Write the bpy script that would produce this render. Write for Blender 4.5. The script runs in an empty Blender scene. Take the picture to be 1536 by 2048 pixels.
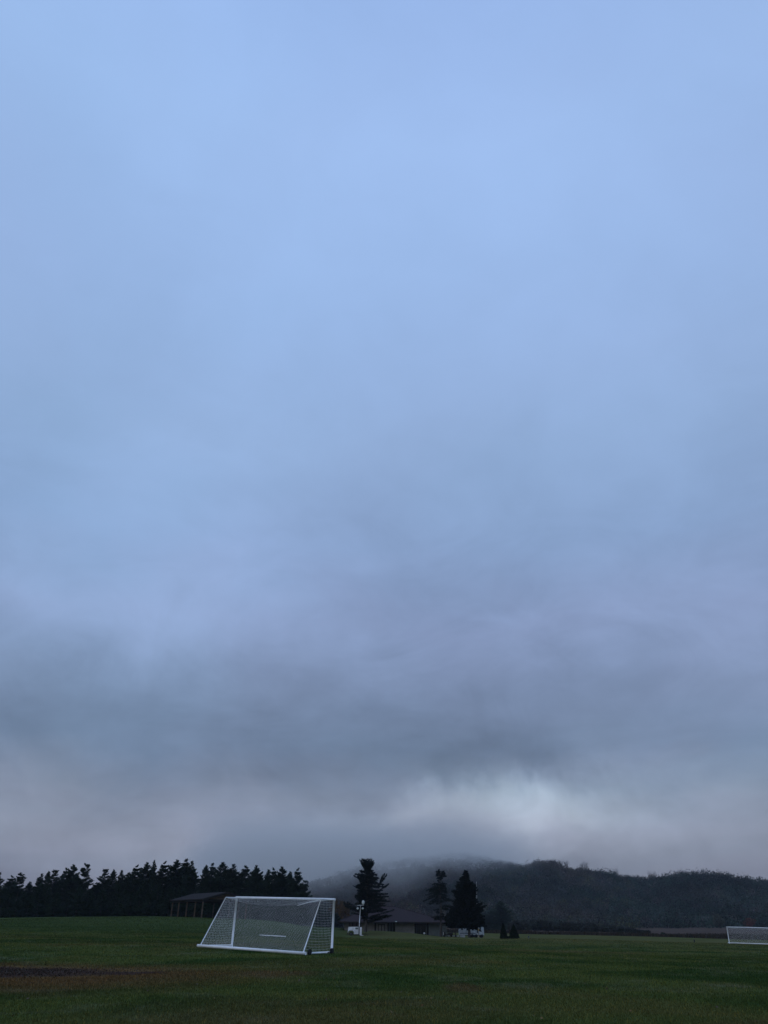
import bpy, math, random
import numpy as np
from mathutils import Vector, Matrix

random.seed(7)
RNG = np.random.default_rng(7)
C = bpy.context.scene.collection
SC = bpy.context.scene
PI = math.pi
R_ = math.radians

# ------------------------------------------------------------------ camera
F_PX, HORIZON, ROLL, EYE = 1480.0, 1843.0, 0.006, 1.55
PITCH = math.atan((HORIZON - 1024) / F_PX)
cam_d = bpy.data.cameras.new("camera")
cam = bpy.data.objects.new("camera", cam_d)
C.objects.link(cam)
cam_d.sensor_fit = 'VERTICAL'
cam_d.sensor_height = 36.0
cam_d.sensor_width = 27.0
cam_d.lens = F_PX / 2048 * 36.0
cam_d.clip_start = 0.1
cam_d.clip_end = 12000
cam.matrix_world = (Matrix.Translation((0, 0, EYE)) @ Matrix.Rotation(PI / 2 + PITCH, 4, 'X')
                    @ Matrix.Rotation(ROLL, 4, 'Z'))
SC.camera = cam
SC.render.resolution_x, SC.render.resolution_y = 768, 1024


def ray(px, py):
    """world direction through a pixel of the 1536x2048 photograph, scaled to dy = 1"""
    a, b = px - 768, py - 1024
    cx = a * math.cos(ROLL) + b * math.sin(ROLL)
    cy = -a * math.sin(ROLL) + b * math.cos(ROLL)
    c, s = math.cos(PITCH), math.sin(PITCH)
    d = Vector((cx, F_PX * c + cy * s, F_PX * s - cy * c))
    return d / d.y


def at(px, py, dist):
    d = ray(px, py)
    return Vector((d.x * dist, dist, EYE + d.z * dist))


def azel(px, py):
    d = ray(px, py).normalized()
    return math.atan2(d.x, d.y), math.asin(d.z)


# ------------------------------------------------------------------ sky, light, exposure
SKY_STRENGTH = 0.1
world = bpy.data.worlds.new("World")
SC.world = world
world.use_nodes = True
wt = world.node_tree
wt.nodes.clear()


class NT:
    """tiny node-graph writer"""

    def __init__(self, tree):
        self.t = tree

    def n(self, typ, **kw):
        nd = self.t.nodes.new(typ)
        for k, v in kw.items():
            setattr(nd, k, v)
        return nd

    def put(self, sock, v):
        if isinstance(v, bpy.types.NodeSocket):
            self.t.links.new(v, sock)
        else:
            sock.default_value = v

    def m(self, op, a, b=0.0, c=None, clamp=False):
        nd = self.n('ShaderNodeMath', operation=op, use_clamp=clamp)
        self.put(nd.inputs[0], a)
        self.put(nd.inputs[1], b)
        if c is not None:
            self.put(nd.inputs[2], c)
        return nd.outputs[0]

    def vm(self, op, a, b=(0, 0, 0)):
        nd = self.n('ShaderNodeVectorMath', operation=op)
        self.put(nd.inputs[0], a)
        self.put(nd.inputs[1], b)
        return nd.outputs[0]

    def noise(self, vec, scale, detail=3, rough=0.5, dist=0.0):
        nd = self.n('ShaderNodeTexNoise')
        self.put(nd.inputs['Vector'], vec)
        nd.inputs['Scale'].default_value = scale
        nd.inputs['Detail'].default_value = detail
        nd.inputs['Roughness'].default_value = rough
        nd.inputs['Distortion'].default_value = dist
        return nd.outputs[0]

    def ramp(self, fac, stops, interp='LINEAR'):
        nd = self.n('ShaderNodeValToRGB')
        nd.color_ramp.interpolation = interp
        cr = nd.color_ramp
        while len(cr.elements) < len(stops):
            cr.elements.new(0.5)
        for e, (p, c) in zip(cr.elements, stops):
            e.position = p
            e.color = (*c, 1) if len(c) == 3 else c
        self.put(nd.inputs[0], fac)
        return nd.outputs[0]

    def mix(self, fac, a, b, typ='MIX'):
        nd = self.n('ShaderNodeMix', data_type='RGBA', blend_type=typ)
        self.put(nd.inputs[0], fac)
        self.put(nd.inputs[6], a if isinstance(a, bpy.types.NodeSocket) else (*a[:3], 1))
        self.put(nd.inputs[7], b if isinstance(b, bpy.types.NodeSocket) else (*b[:3], 1))
        return nd.outputs[2]

    def smooth(self, v, lo, hi):
        nd = self.n('ShaderNodeMapRange', interpolation_type='SMOOTHSTEP')
        self.put(nd.inputs[0], v)
        self.put(nd.inputs[1], lo)
        self.put(nd.inputs[2], hi)
        return nd.outputs[0]


def lin(r, g, b):
    f = lambda c: (c / 255 / 12.92) if c <= 10 else ((c / 255 + 0.055) / 1.055) ** 2.4
    return (f(r), f(g), f(b))


def build_world():
    g = NT(wt)
    co = g.n('ShaderNodeTexCoord').outputs['Generated']
    sep = g.n('ShaderNodeSeparateXYZ')
    g.put(sep.inputs[0], co)
    x, y, z = sep.outputs
    el = g.m('ARCSINE', z)
    az = g.m('ARCTAN2', x, y)
    # cloud deck seen in perspective
    zc = g.m('ADD', g.m('MAXIMUM', z, 0.0), 0.16)
    cb = g.n('ShaderNodeCombineXYZ')
    g.put(cb.inputs[0], g.m('DIVIDE', x, zc))
    g.put(cb.inputs[1], g.m('DIVIDE', y, zc))
    g.put(cb.inputs[2], g.m('MULTIPLY', z, 1.3))
    deck = cb.outputs[0]
    n_big = g.noise(deck, 0.55, 4, 0.5, 0.5)
    n_mid = g.noise(deck, 1.5, 6, 0.52, 0.4)
    n_dir = g.noise(co, 2.2, 4, 0.5, 0.6)
    n_fine = g.noise(g.vm('MULTIPLY', co, (1.0, 1.0, 1.7)), 8.0, 5, 0.5, 0.7)
    warp1 = g.m('MULTIPLY_ADD', g.noise(co, 4.5, 5, 0.55, 0.4), 0.34, -0.17)
    warp2 = g.m('MULTIPLY_ADD', g.noise(g.vm('ADD', co, (5, 3, 1)), 6.0, 5, 0.6, 0.4), 0.14, -0.07)
    azw, elw = g.m('ADD', az, warp1), g.m('ADD', el, warp2)
    # vertical gradient of the overcast (elevation / 90 deg)
    base = [(1843, (92, 94, 112)), (1760, (117, 121, 139)), (1690, (129, 135, 154)), (1600, (124, 134, 155)), (1500, (114, 132, 160)),
            (1400, (122, 141, 172)), (1250, (136, 156, 193)), (1100, (139, 166, 206)), (900, (147, 177, 218)), (650, (154, 186, 231)),
            (300, (159, 192, 239)), (0, (156, 189, 239))]
    stops = []
    for py, c in base:
        e = azel(768, py)[1] / (PI / 2)
        stops.append((max(0.0, e), tuple(v / SKY_STRENGTH for v in lin(*c))))
    stops.append((1.0, tuple(v / SKY_STRENGTH for v in lin(150, 184, 236))))
    # blend keys a little with the warp so that no level line shows
    elb = g.m('ADD', el, g.m('MULTIPLY', warp2, 0.6))
    col = g.ramp(g.m('DIVIDE', g.m('MAXIMUM', elb, 0.0), PI / 2), stops, 'LINEAR')
    # brighter and darker cloud masses: px, py, rx, ry, gain
    patches = [(870, 1655, 100, 28, .34), (950, 1612, 75, 38, .38), (1030, 1582, 80, 46, .56), (1050, 1645, 110, 46, .46), (1150, 1605, 100, 52, .32), (1250, 1555, 120, 90, .26), (1360, 1620, 230, 90, .17), (700, 1662, 150, 24, .36), (600, 1690, 260, 40, .12), (1080, 1515, 190, 40, -.07),
               (690, 1550, 430, 70, -.17), (1060, 1500, 180, 50, -.16), (560, 1440, 330, 60, -.08),
               (60, 1430, 330, 70, -.14), (100, 1650, 420, 90, .17), (290, 1490, 90, 70, .12), (1000, 1390, 260, 60, -.09), (1400, 1330, 260, 100, -.05),
               (120, 1220, 330, 140, .13), (560, 1230, 260, 100, .05), (1250, 1080, 330, 230, -.07), (820, 1060, 260, 160, -.05),
               (1240, 1250, 110, 60, .06), (1510, 1400, 80, 150, .08), (430, 1150, 150, 130, .05),
               (760, 430, 420, 260, .04), (1480, 300, 300, 420, -.07), (60, 600, 280, 300, -.03), (700, 760, 200, 180, -.03)]
    tot = brk = None
    for px, py, rx, ry, gain in patches:
        a0, e0 = azel(px, py)
        ra = abs(azel(px + rx, py)[0] - azel(px - rx, py)[0]) / 2
        re = abs(azel(px, py - ry)[1] - azel(px, py + ry)[1]) / 2
        u = g.m('DIVIDE', g.m('SUBTRACT', azw, a0), ra)
        v = g.m('DIVIDE', g.m('SUBTRACT', elw, e0), re)
        d = g.m('ADD', g.m('MULTIPLY', u, u), g.m('MULTIPLY', v, v))
        e = g.m('MULTIPLY', g.m('POWER', 2.718, g.m('MULTIPLY', d, -0.7)), gain)
        if gain > .15:
            brk = e if brk is None else g.m('ADD', brk, e)
        tot = e if tot is None else g.m('ADD', tot, e)
    s = g.m('ADD', tot, 1.0)
    s = g.m('ADD', s, g.m('MULTIPLY_ADD', n_big, 0.24, -0.12))
    low = g.smooth(el, 0.75, 0.15)
    s = g.m('ADD', s, g.m('MULTIPLY', g.m('MULTIPLY_ADD', n_mid, 0.50, -0.25), g.m('MULTIPLY_ADD', low, 0.75, 0.25)))
    s = g.m('ADD', s, g.m('MULTIPLY_ADD', n_dir, 0.20, -0.10))
    s = g.m('ADD', s, g.m('MULTIPLY', g.m('MULTIPLY_ADD', n_fine, 0.30, -0.15), low))
    wis = g.noise(g.vm('MULTIPLY', g.vm('ADD', co, (9, 2, 4)), (1.0, 1.0, 2.0)), 5.5, 8, 0.62, 1.3)
    s = g.m('ADD', s, g.m('MULTIPLY', g.m('MULTIPLY_ADD', wis, 0.44, -0.22), g.m('MULTIPLY_ADD', low, 0.85, 0.15)))
    torn = g.smooth(g.noise(g.vm('MULTIPLY', g.vm('ADD', co, (1, 8, 2)), (1.0, 1.0, 1.25)), 8.0, 6, 0.55, .8), .25, .75)
    s = g.m('ADD', s, g.m('MULTIPLY', brk, g.m('MULTIPLY_ADD', torn, .8, -0.3)))
    s = g.m('MULTIPLY', s, 1.025)
    thin = g.m('MINIMUM', g.m('MULTIPLY', brk, 1.1), 1.0)
    # hue drifts between cold blue and lilac grey
    tint = g.ramp(g.noise(g.vm('ADD', deck, (3.1, 7.7, 0)), 0.8, 3, 0.5, 0.6), [(0.3, (0.965, 1.0, 1.005)), (0.7, (1.035, 0.985, 1.0))])
    scol = g.n('ShaderNodeVectorMath', operation='SCALE')
    g.put(scol.inputs[0], col)
    g.put(scol.inputs['Scale'], s)
    cloud = g.mix(1.0, scol.outputs[0], tint, 'MULTIPLY')
    sky = g.n('ShaderNodeTexSky', sky_type='NISHITA')
    sky.sun_disc = False
    sky.sun_elevation = R_(24)
    sky.sun_rotation = R_(208)
    cloud = g.mix(thin, cloud, g.mix(1.0, cloud, (1.02, 1.01, .90), 'MULTIPLY'))
    final = g.mix(0.93, sky.outputs[0], cloud)
    bg = g.n('ShaderNodeBackground')
    g.put(bg.inputs[0], final)
    bg.inputs[1].default_value = SKY_STRENGTH
    out = g.n('ShaderNodeOutputWorld')
    wt.links.new(bg.outputs[0], out.inputs[0])


build_world()
world.cycles.sampling_method = 'MANUAL'
world.cycles.sample_map_resolution = 512
sun_d = bpy.data.lights.new("sun", 'SUN')
sun_d.energy = 0.32
sun_d.angle = R_(40)
sun_d.color = (1.0, 0.95, 0.9)
sun = bpy.data.objects.new("sun", sun_d)
C.objects.link(sun)
sun.rotation_euler = (R_(66), 0, R_(-28))

vs = SC.view_settings
SC.display_settings.display_device = 'sRGB'
vs.view_transform = 'Standard'
vs.look = 'None'
vs.gamma = 1.0
vs.exposure = 0.0
vs.use_curve_mapping = False
cy = SC.cycles
cy.max_bounces = 8
cy.diffuse_bounces = 3
cy.glossy_bounces = 3
cy.transparent_max_bounces = 8
cy.volume_bounces = 5
cy.volume_step_rate = 1.0
cy.volume_max_steps = 128
cy.use_denoising = True
try:
    cy.denoiser = 'OPENIMAGEDENOISE'
    cy.denoising_input_passes = 'RGB_ALBEDO_NORMAL'
except Exception:
    pass


# ------------------------------------------------------------------ materials
def mat(name, col, rough=0.8, metal=0.0, var=0.15, scale=3.0, col2=None, bump=0.0, bscale=20.0, spec=0.3, space='Object', island=0.0):
    m = bpy.data.materials.new(name)
    m.use_nodes = True
    t = m.node_tree
    g = NT(t)
    b = t.nodes['Principled BSDF']
    tc = g.n('ShaderNodeTexCoord').outputs[space]
    c2 = col2 or tuple(v * (1 - var * 2) for v in col)
    nz = g.noise(tc, scale, 5, 0.6)
    f = g.smooth(nz, 0.35, 0.65)
    if island:
        geo = g.n('ShaderNodeNewGeometry')
        f = g.m('ADD', g.m('MULTIPLY', f, 1 - island), g.m('MULTIPLY', geo.outputs['Random Per Island'], island), clamp=True)
    g.put(b.inputs['Base Color'], g.mix(f, col, c2))
    b.inputs['Roughness'].default_value = rough
    b.inputs['Metallic'].default_value = metal
    b.inputs['Specular IOR Level'].default_value = spec
    if bump:
        bn = g.n('ShaderNodeBump')
        bn.inputs['Strength'].default_value = bump
        bn.inputs['Distance'].default_value = 0.02
        g.put(bn.inputs['Height'], g.noise(tc, bscale, 4, 0.6))
        g.put(b.inputs['Normal'], bn.outputs[0])
    return m


def attr_mat(name, rough=0.9, attr='col', spec=0.1):
    m = bpy.data.materials.new(name)
    m.use_nodes = True
    g = NT(m.node_tree)
    b = m.node_tree.nodes['Principled BSDF']
    a = g.n('ShaderNodeAttribute', attribute_name=attr)
    geo = g.n('ShaderNodeNewGeometry')
    k = g.m('MULTIPLY_ADD', geo.outputs['Random Per Island'], 0.3, 0.85)
    sc = g.n('ShaderNodeVectorMath', operation='SCALE')
    g.put(sc.inputs[0], a.outputs['Color'])
    g.put(sc.inputs['Scale'], k)
    g.put(b.inputs['Base Color'], sc.outputs[0])
    b.inputs['Roughness'].default_value = rough
    b.inputs['Specular IOR Level'].default_value = spec
    return m


M = {}
M['white_paint'] = mat('white_goal_paint', (.88, .89, .90), .35, 0, .05, 2.0, (.76, .77, .78), spec=.5)
M['cord'] = mat('net_cord', (.78, .80, .80), .8, 0, .05, 2.0)
M['rubber'] = mat('black_rubber', (.012, .012, .013), .7)
M['trailer_white'] = mat('weathered_white_paint', (.72, .74, .76), .4, 0, .05, 1.6, (.52, .54, .55), spec=.5)
M['light_metal'] = mat('galvanised_metal', (.55, .57, .60), .4, .3, .1, 6)
M['dark_metal'] = mat('dark_metal', (.03, .03, .032), .5, .4, .1, 6)
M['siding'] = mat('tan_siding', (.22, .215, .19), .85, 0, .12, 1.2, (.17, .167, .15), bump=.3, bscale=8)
M['grey_and_dim_siding'] = mat('grey_and_shaded_wall', (.10, .12, .12), .85, 0, .12, 1.0)
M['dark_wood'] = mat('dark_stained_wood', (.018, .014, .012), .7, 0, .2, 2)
M['post_wood'] = mat('weathered_post_wood', (.12, .09, .065), .85, 0, .2, 3, (.07, .055, .04), bump=.4, bscale=30)
M['gable_wood'] = mat('brown_board', (.105, .07, .042), .85, 0, .2, 2.5, (.065, .045, .03))
M['shingle_brown'] = mat('brown_shingles', (.056, .042, .042), .9, 0, .15, 9, (.028, .020, .023), bump=.5, bscale=25, spec=.05)
M['shingle_grey'] = mat('grey_shingles', (.032, .027, .026), .95, 0, .15, 9, (.021, .018, .018), bump=.5, bscale=25, spec=.05)
M['glass'] = mat('dark_window_glass', (.02, .022, .025), .08, 0, .0, 1, spec=.6)
M['curtain'] = mat('mauve_blind', (.16, .125, .14), .7, 0, .1, 3)
M['bark'] = mat('conifer_bark', (.075, .066, .058), .95, 0, .2, 5, (.035, .03, .027), bump=.6, bscale=12)
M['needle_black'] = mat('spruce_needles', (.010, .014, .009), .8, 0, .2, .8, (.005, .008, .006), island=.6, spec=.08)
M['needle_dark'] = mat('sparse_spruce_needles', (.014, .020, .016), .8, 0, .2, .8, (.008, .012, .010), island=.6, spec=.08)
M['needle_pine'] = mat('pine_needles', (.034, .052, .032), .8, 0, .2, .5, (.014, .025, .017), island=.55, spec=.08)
M['needle_young'] = mat('young_pine_needles', (.030, .050, .028), .8, 0, .2, .5, (.014, .026, .016), island=.55, spec=.08)
M['arbor'] = mat('arborvitae_foliage', (.010, .017, .007), .85, 0, .2, 2.5, (.005, .009, .005), island=.5, spec=.08)
M['dull_leaf'] = mat('dull_green_leaves', (.030, .040, .026), .9, 0, .2, .8, (.018, .024, .018), island=.5, spec=.05)
M['rust_leaf'] = mat('rust_red_leaves', (.13, .052, .042), .9, 0, .2, .8, (.06, .034, .028), island=.5, spec=.05)
M['tan_leaf'] = mat('tan_brown_leaves', (.105, .066, .030), .9, 0, .2, .8, (.055, .038, .022), island=.5, spec=.05)
M['pale_leaf'] = mat('pale_grey_green_leaves', (.075, .082, .06), .9, 0, .2, .8, (.045, .05, .04), island=.5, spec=.05)
M['twig'] = mat('grey_twigs', (.055, .048, .045), .95, 0, .2, 3)
M['cart_dark'] = mat('dark_vinyl', (.015, .016, .02), .6)
M['cart_roof'] = mat('grey_plastic_roof', (.24, .26, .28), .6)
M['belt'] = mat('dark_blue_stripe', (.05, .07, .12), .5)
M['yellow'] = mat('faded_yellow', (.35, .26, .08), .7)
M['wood_pale'] = mat('pale_stake', (.26, .22, .17), .8)
M['lamp_glass'] = mat('frosted_lamp_face', (.55, .60, .58), .25, 0, .05, 3, spec=.6)
M['forest'] = attr_mat('hillside_foliage')
M['weeds'] = attr_mat('dry_meadow_weeds')
M['blades'] = attr_mat('mown_grass_blades', .7)


# ------------------------------------------------------------------ mesh helpers
def tag(o, label=None, cat=None, group=None, kind=None):
    if label: o['label'] = label
    if cat: o['category'] = cat
    if group: o['group'] = group
    if kind: o['kind'] = kind
    return o


def empty(name, loc, rz=0.0, label=None, cat=None, group=None):
    o = bpy.data.objects.new(name, None)
    C.objects.link(o)
    o.location = loc
    o.rotation_euler.z = rz
    o.empty_display_size = 0.3
    return tag(o, label, cat, group)


def link_mesh(name, me, m=None, parent=None, smooth=False):
    if m is not None:
        me.materials.append(m)
    if smooth:
        me.shade_smooth()
    o = bpy.data.objects.new(name, me)
    C.objects.link(o)
    if parent: o.parent = parent
    return o


class MB:
    def __init__(self):
        self.v, self.f = [], []

    def add(self, vs_, fs_):
        k = len(self.v)
        self.v += [tuple(p) for p in vs_]
        self.f += [tuple(i + k for i in f) for f in fs_]
        return self

    def box(self, x0, x1, y0, y1, z0, z1, bev=0.0):
        if bev <= 0:
            v = [(x, y, z) for z in (z0, z1) for (x, y) in ((x0, y0), (x1, y0), (x1, y1), (x0, y1))]
            return self.add(v, [(3, 2, 1, 0), (4, 5, 6, 7), (0, 1, 5, 4), (1, 2, 6, 5), (2, 3, 7, 6), (3, 0, 4, 7)])
        b = bev
        ring = [(x0 + b, y0), (x1 - b, y0), (x1, y0 + b), (x1, y1 - b), (x1 - b, y1), (x0 + b, y1), (x0, y1 - b), (x0, y0 + b)]
        cx, cyy = (x0 + x1) / 2, (y0 + y1) / 2
        sx, sy = 1 - 2 * b / max(x1 - x0, 1e-6), 1 - 2 * b / max(y1 - y0, 1e-6)
        inn = [(cx + (p[0] - cx) * sx, cyy + (p[1] - cyy) * sy) for p in ring]
        v = [(*p, z0) for p in inn] + [(*p, z0 + b) for p in ring] + [(*p, z1 - b) for p in ring] + [(*p, z1) for p in inn]
        f = [tuple(reversed(range(8))), tuple(range(24, 32))]
        for k in range(3):
            for i in range(8):
                j = (i + 1) % 8
                f.append((k * 8 + i, k * 8 + j, k * 8 + 8 + j, k * 8 + 8 + i))
        return self.add(v, f)

    def tube(self, pts, r, n=8, cap=True):
        pts = [Vector(p) for p in pts]
        rs = r if isinstance(r, (list, tuple)) else [r] * len(pts)
        up = Vector((0, 0, 1))
        v, f = [], []
        for i, p in enumerate(pts):
            d = (pts[min(i + 1, len(pts) - 1)] - pts[max(i - 1, 0)]).normalized()
            a = d.cross(up if abs(d.dot(up)) < .95 else Vector((1, 0, 0))).normalized()
            b = a.cross(d)
            for k in range(n):
                t = 2 * PI * k / n
                v.append(p + (a * math.cos(t) + b * math.sin(t)) * rs[i])
        for i in range(len(pts) - 1):
            for k in range(n):
                k2 = (k + 1) % n
                f.append((i * n + k, i * n + k2, i * n + n + k2, i * n + n + k))
        if cap:
            f.append(tuple(range(n)))
            f.append(tuple(reversed(range((len(pts) - 1) * n, len(pts) * n))))
        return self.add(v, f)

    def disc(self, c, axis, r, w, n=20):
        c, axis = Vector(c), Vector(axis).normalized()
        return self.tube([c - axis * w / 2, c + axis * w / 2], r, n)

    def prism(self, prof, y0, y1):
        """profile in XZ extruded along Y"""
        n = len(prof)
        v = [(x, y0, z) for x, z in prof] + [(x, y1, z) for x, z in prof]
        f = [tuple(range(n)), tuple(reversed(range(n, 2 * n)))]
        f += [(i, i + n, (i + 1) % n + n, (i + 1) % n) for i in range(n)]
        return self.add(v, f)

    def ell(self, c, rx, ry, rz, nu=12, nv=7):
        v, f = [], []
        for j in range(nv + 1):
            t = PI * j / nv
            for i in range(nu):
                a = 2 * PI * i / nu
                v.append((c[0] + rx * math.sin(t) * math.cos(a), c[1] + ry * math.sin(t) * math.sin(a), c[2] + rz * math.cos(t)))
        for j in range(nv):
            for i in range(nu):
                i2 = (i + 1) % nu
                f.append((j * nu + i, j * nu + nu + i, j * nu + nu + i2, j * nu + i2))
        return self.add(v, f)

    def build(self, name, m, parent=None, smooth=False):
        me = bpy.data.meshes.new(name)
        me.from_pydata(self.v, [], self.f)
        me.update()
        return link_mesh(name, me, m, parent, smooth)


def np_mesh(name, verts, nper, cols=None):
    """mesh of separate n-gons, verts (N*nper,3)"""
    verts = np.ascontiguousarray(verts, np.float32)
    nf = len(verts) // nper
    me = bpy.data.meshes.new(name)
    me.vertices.add(len(verts))
    me.vertices.foreach_set('co', verts.ravel())
    me.loops.add(len(verts))
    me.loops.foreach_set('vertex_index', np.arange(len(verts), dtype=np.int32))
    me.polygons.add(nf)
    me.polygons.foreach_set('loop_start', np.arange(0, len(verts), nper, dtype=np.int32))
    me.update(calc_edges=True)
    if cols is not None:
        a = me.attributes.new('col', 'FLOAT_COLOR', 'POINT')
        c = np.ones((len(verts), 4), np.float32)
        c[:, :3] = np.repeat(cols, nper, axis=0)
        a.data.foreach_set('color', c.ravel())
    return me


def leaf_quads(cen, dirs, ln, wd, rng, droop=0.0):
    """kite-shaped sprays: centre (N,3), direction (N,3)"""
    n = len(cen)
    d = dirs / np.linalg.norm(dirs, axis=1, keepdims=True)
    r = rng.normal(size=(n, 3))
    s = np.cross(d, r)
    s /= np.linalg.norm(s, axis=1, keepdims=True) + 1e-9
    ln = np.broadcast_to(ln, (n,))[:, None]
    wd = np.broadcast_to(wd, (n,))[:, None]
    a = cen - d * ln * .5
    b = cen - d * ln * .02 + s * wd * .5
    c = cen + d * ln * .5
    c[:, 2] -= droop * ln[:, 0]
    e = cen - d * ln * .02 - s * wd * .5
    return np.stack([a, b, c, e], 1).reshape(-1, 3)


# ------------------------------------------------------------------ terrain
GP = [(0, 0, 0), (-15, 0, 0), (15, 0, 0), (0, -40, 0), (-40, -40, 0), (40, -40, 0), (-10, 15, 0), (10, 15, 0), (0, 30, 0), (-14, 32, 0),
      (20, 45, -.15), (0, 62, -.1), (0, 700, 1.), (-700, 300, 3.), (700, 300, 0.), (700, 900, 2.), (-700, 900, 4.), (0, 1400, 2),
      (-2200, -2200, 0), (2200, -2200, 0), (-2200, 2200, 2), (2200, 2200, 2), (-300, 0, 1), (300, 0, -1)]
for px, py, d in [(463.5, 1893.5, 48.14), (661.5, 1906.5, 43.8), (398, 1898, 46.4), (606, 1912, 42),
                  (0, 1870, 75), (200, 1871, 78), (420, 1872, 80), (-300, 1868, 75), (600, 1873, 110),
                  (0, 1838.5, 150), (-300, 1840, 150), (140, 1835.5, 150), (250, 1833.5, 150), (404, 1836.7, 150), (460, 1838.5, 153), (372, 1834, 158),
                  (0, 1842, 215), (200, 1838, 215), (400, 1838, 200), (560, 1845, 156), (600, 1851, 162), (640, 1860, 188), (690, 1874, 163), (725, 1874.5, 163), (700, 1877, 145), (780, 1878, 145), (900, 1879, 150),
                  (690, 1862, 193), (750, 1862, 193), (800, 1864.5, 193), (840, 1868, 194), (868, 1872, 195), (890, 1873.5, 196),
                  (800, 1873, 168), (850, 1874.5, 170), (700, 1871, 178), (940, 1875, 183), (1018, 1877, 152), (1057, 1877, 150), (1386, 1883.5, 170),
                  (1459, 1887.5, 147), (1536, 1889, 147), (1700, 1893, 147), (1100, 1905, 88), (1450, 1910, 90), (970, 1866.5, 215), (1150, 1870, 215), (1340, 1874.5, 212),
                  (1440, 1878, 212), (1600, 1882, 212), (1100, 1870, 240), (1340, 1873, 245), (1500, 1874, 250), (1340, 1858.5, 440), (1500, 1857.5, 440), (1100, 1862, 400),
                  (1700, 1858, 440), (640, 1858, 260)]:
    p = at(px, py, d)
    GP.append(tuple(p))
GP = np.array(GP, float)


def _phi(r2):
    return 0.5 * r2 * np.log(r2 + 1e-9)


_n = len(GP)
_sc = 100.0
_P = GP[:, :2] / _sc
_K = _phi(((_P[:, None] - _P[None]) ** 2).sum(-1)) + np.eye(_n) * 0.0004
_A = np.zeros((_n + 3, _n + 3))
_A[:_n, :_n] = _K
_A[:_n, _n:] = np.c_[np.ones(_n), _P]
_A[_n:, :_n] = np.c_[np.ones(_n), _P].T
_W = np.linalg.solve(_A, np.r_[GP[:, 2], 0, 0, 0])


def gz(x, y):
    x, y = np.atleast_1d(np.asarray(x, float)), np.atleast_1d(np.asarray(y, float))
    q = np.stack([x, y], -1).reshape(-1, 2) / _sc
    out = np.empty(len(q))
    for i in range(0, len(q), 20000):
        s = q[i:i + 20000]
        out[i:i + 20000] = _phi(((s[:, None] - _P[None]) ** 2).sum(-1)) @ _W[:_n] + _W[_n] + s @ _W[_n + 1:]
    out = np.clip(out, -6, 8)
    out = out.reshape(x.shape)
    # small unevenness of a mown field
    out = out + 0.02 * np.sin(x * .9 + 1.3 * np.sin(y * .31)) * np.sin(y * .7 + .5) * np.clip((y - 8) / 20, 0, 1)
    return out


def gpt(px, dist, dz=0.0):
    p = at(px, 1870, dist)
    return Vector((p.x, p.y, float(gz(p.x, p.y)[0]) + dz))


def grid_mesh(name, X, Y, Z, m, smooth=True):
    ny, nx = X.shape
    v = np.stack([X, Y, Z], -1).reshape(-1, 3).astype(np.float32)
    i = np.arange(ny * nx).reshape(ny, nx)
    f = np.stack([i[:-1, :-1], i[:-1, 1:], i[1:, 1:], i[1:, :-1]], -1).reshape(-1, 4).astype(np.int32)
    me = bpy.data.meshes.new(name)
    me.vertices.add(len(v))
    me.vertices.foreach_set('co', v.ravel())
    me.loops.add(f.size)
    me.loops.foreach_set('vertex_index', f.ravel())
    me.polygons.add(len(f))
    me.polygons.foreach_set('loop_start', np.arange(0, f.size, 4, dtype=np.int32))
    me.update(calc_edges=True)
    o = link_mesh(name, me, m, None, smooth)
    o['kind'] = 'structure'
    return o


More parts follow.
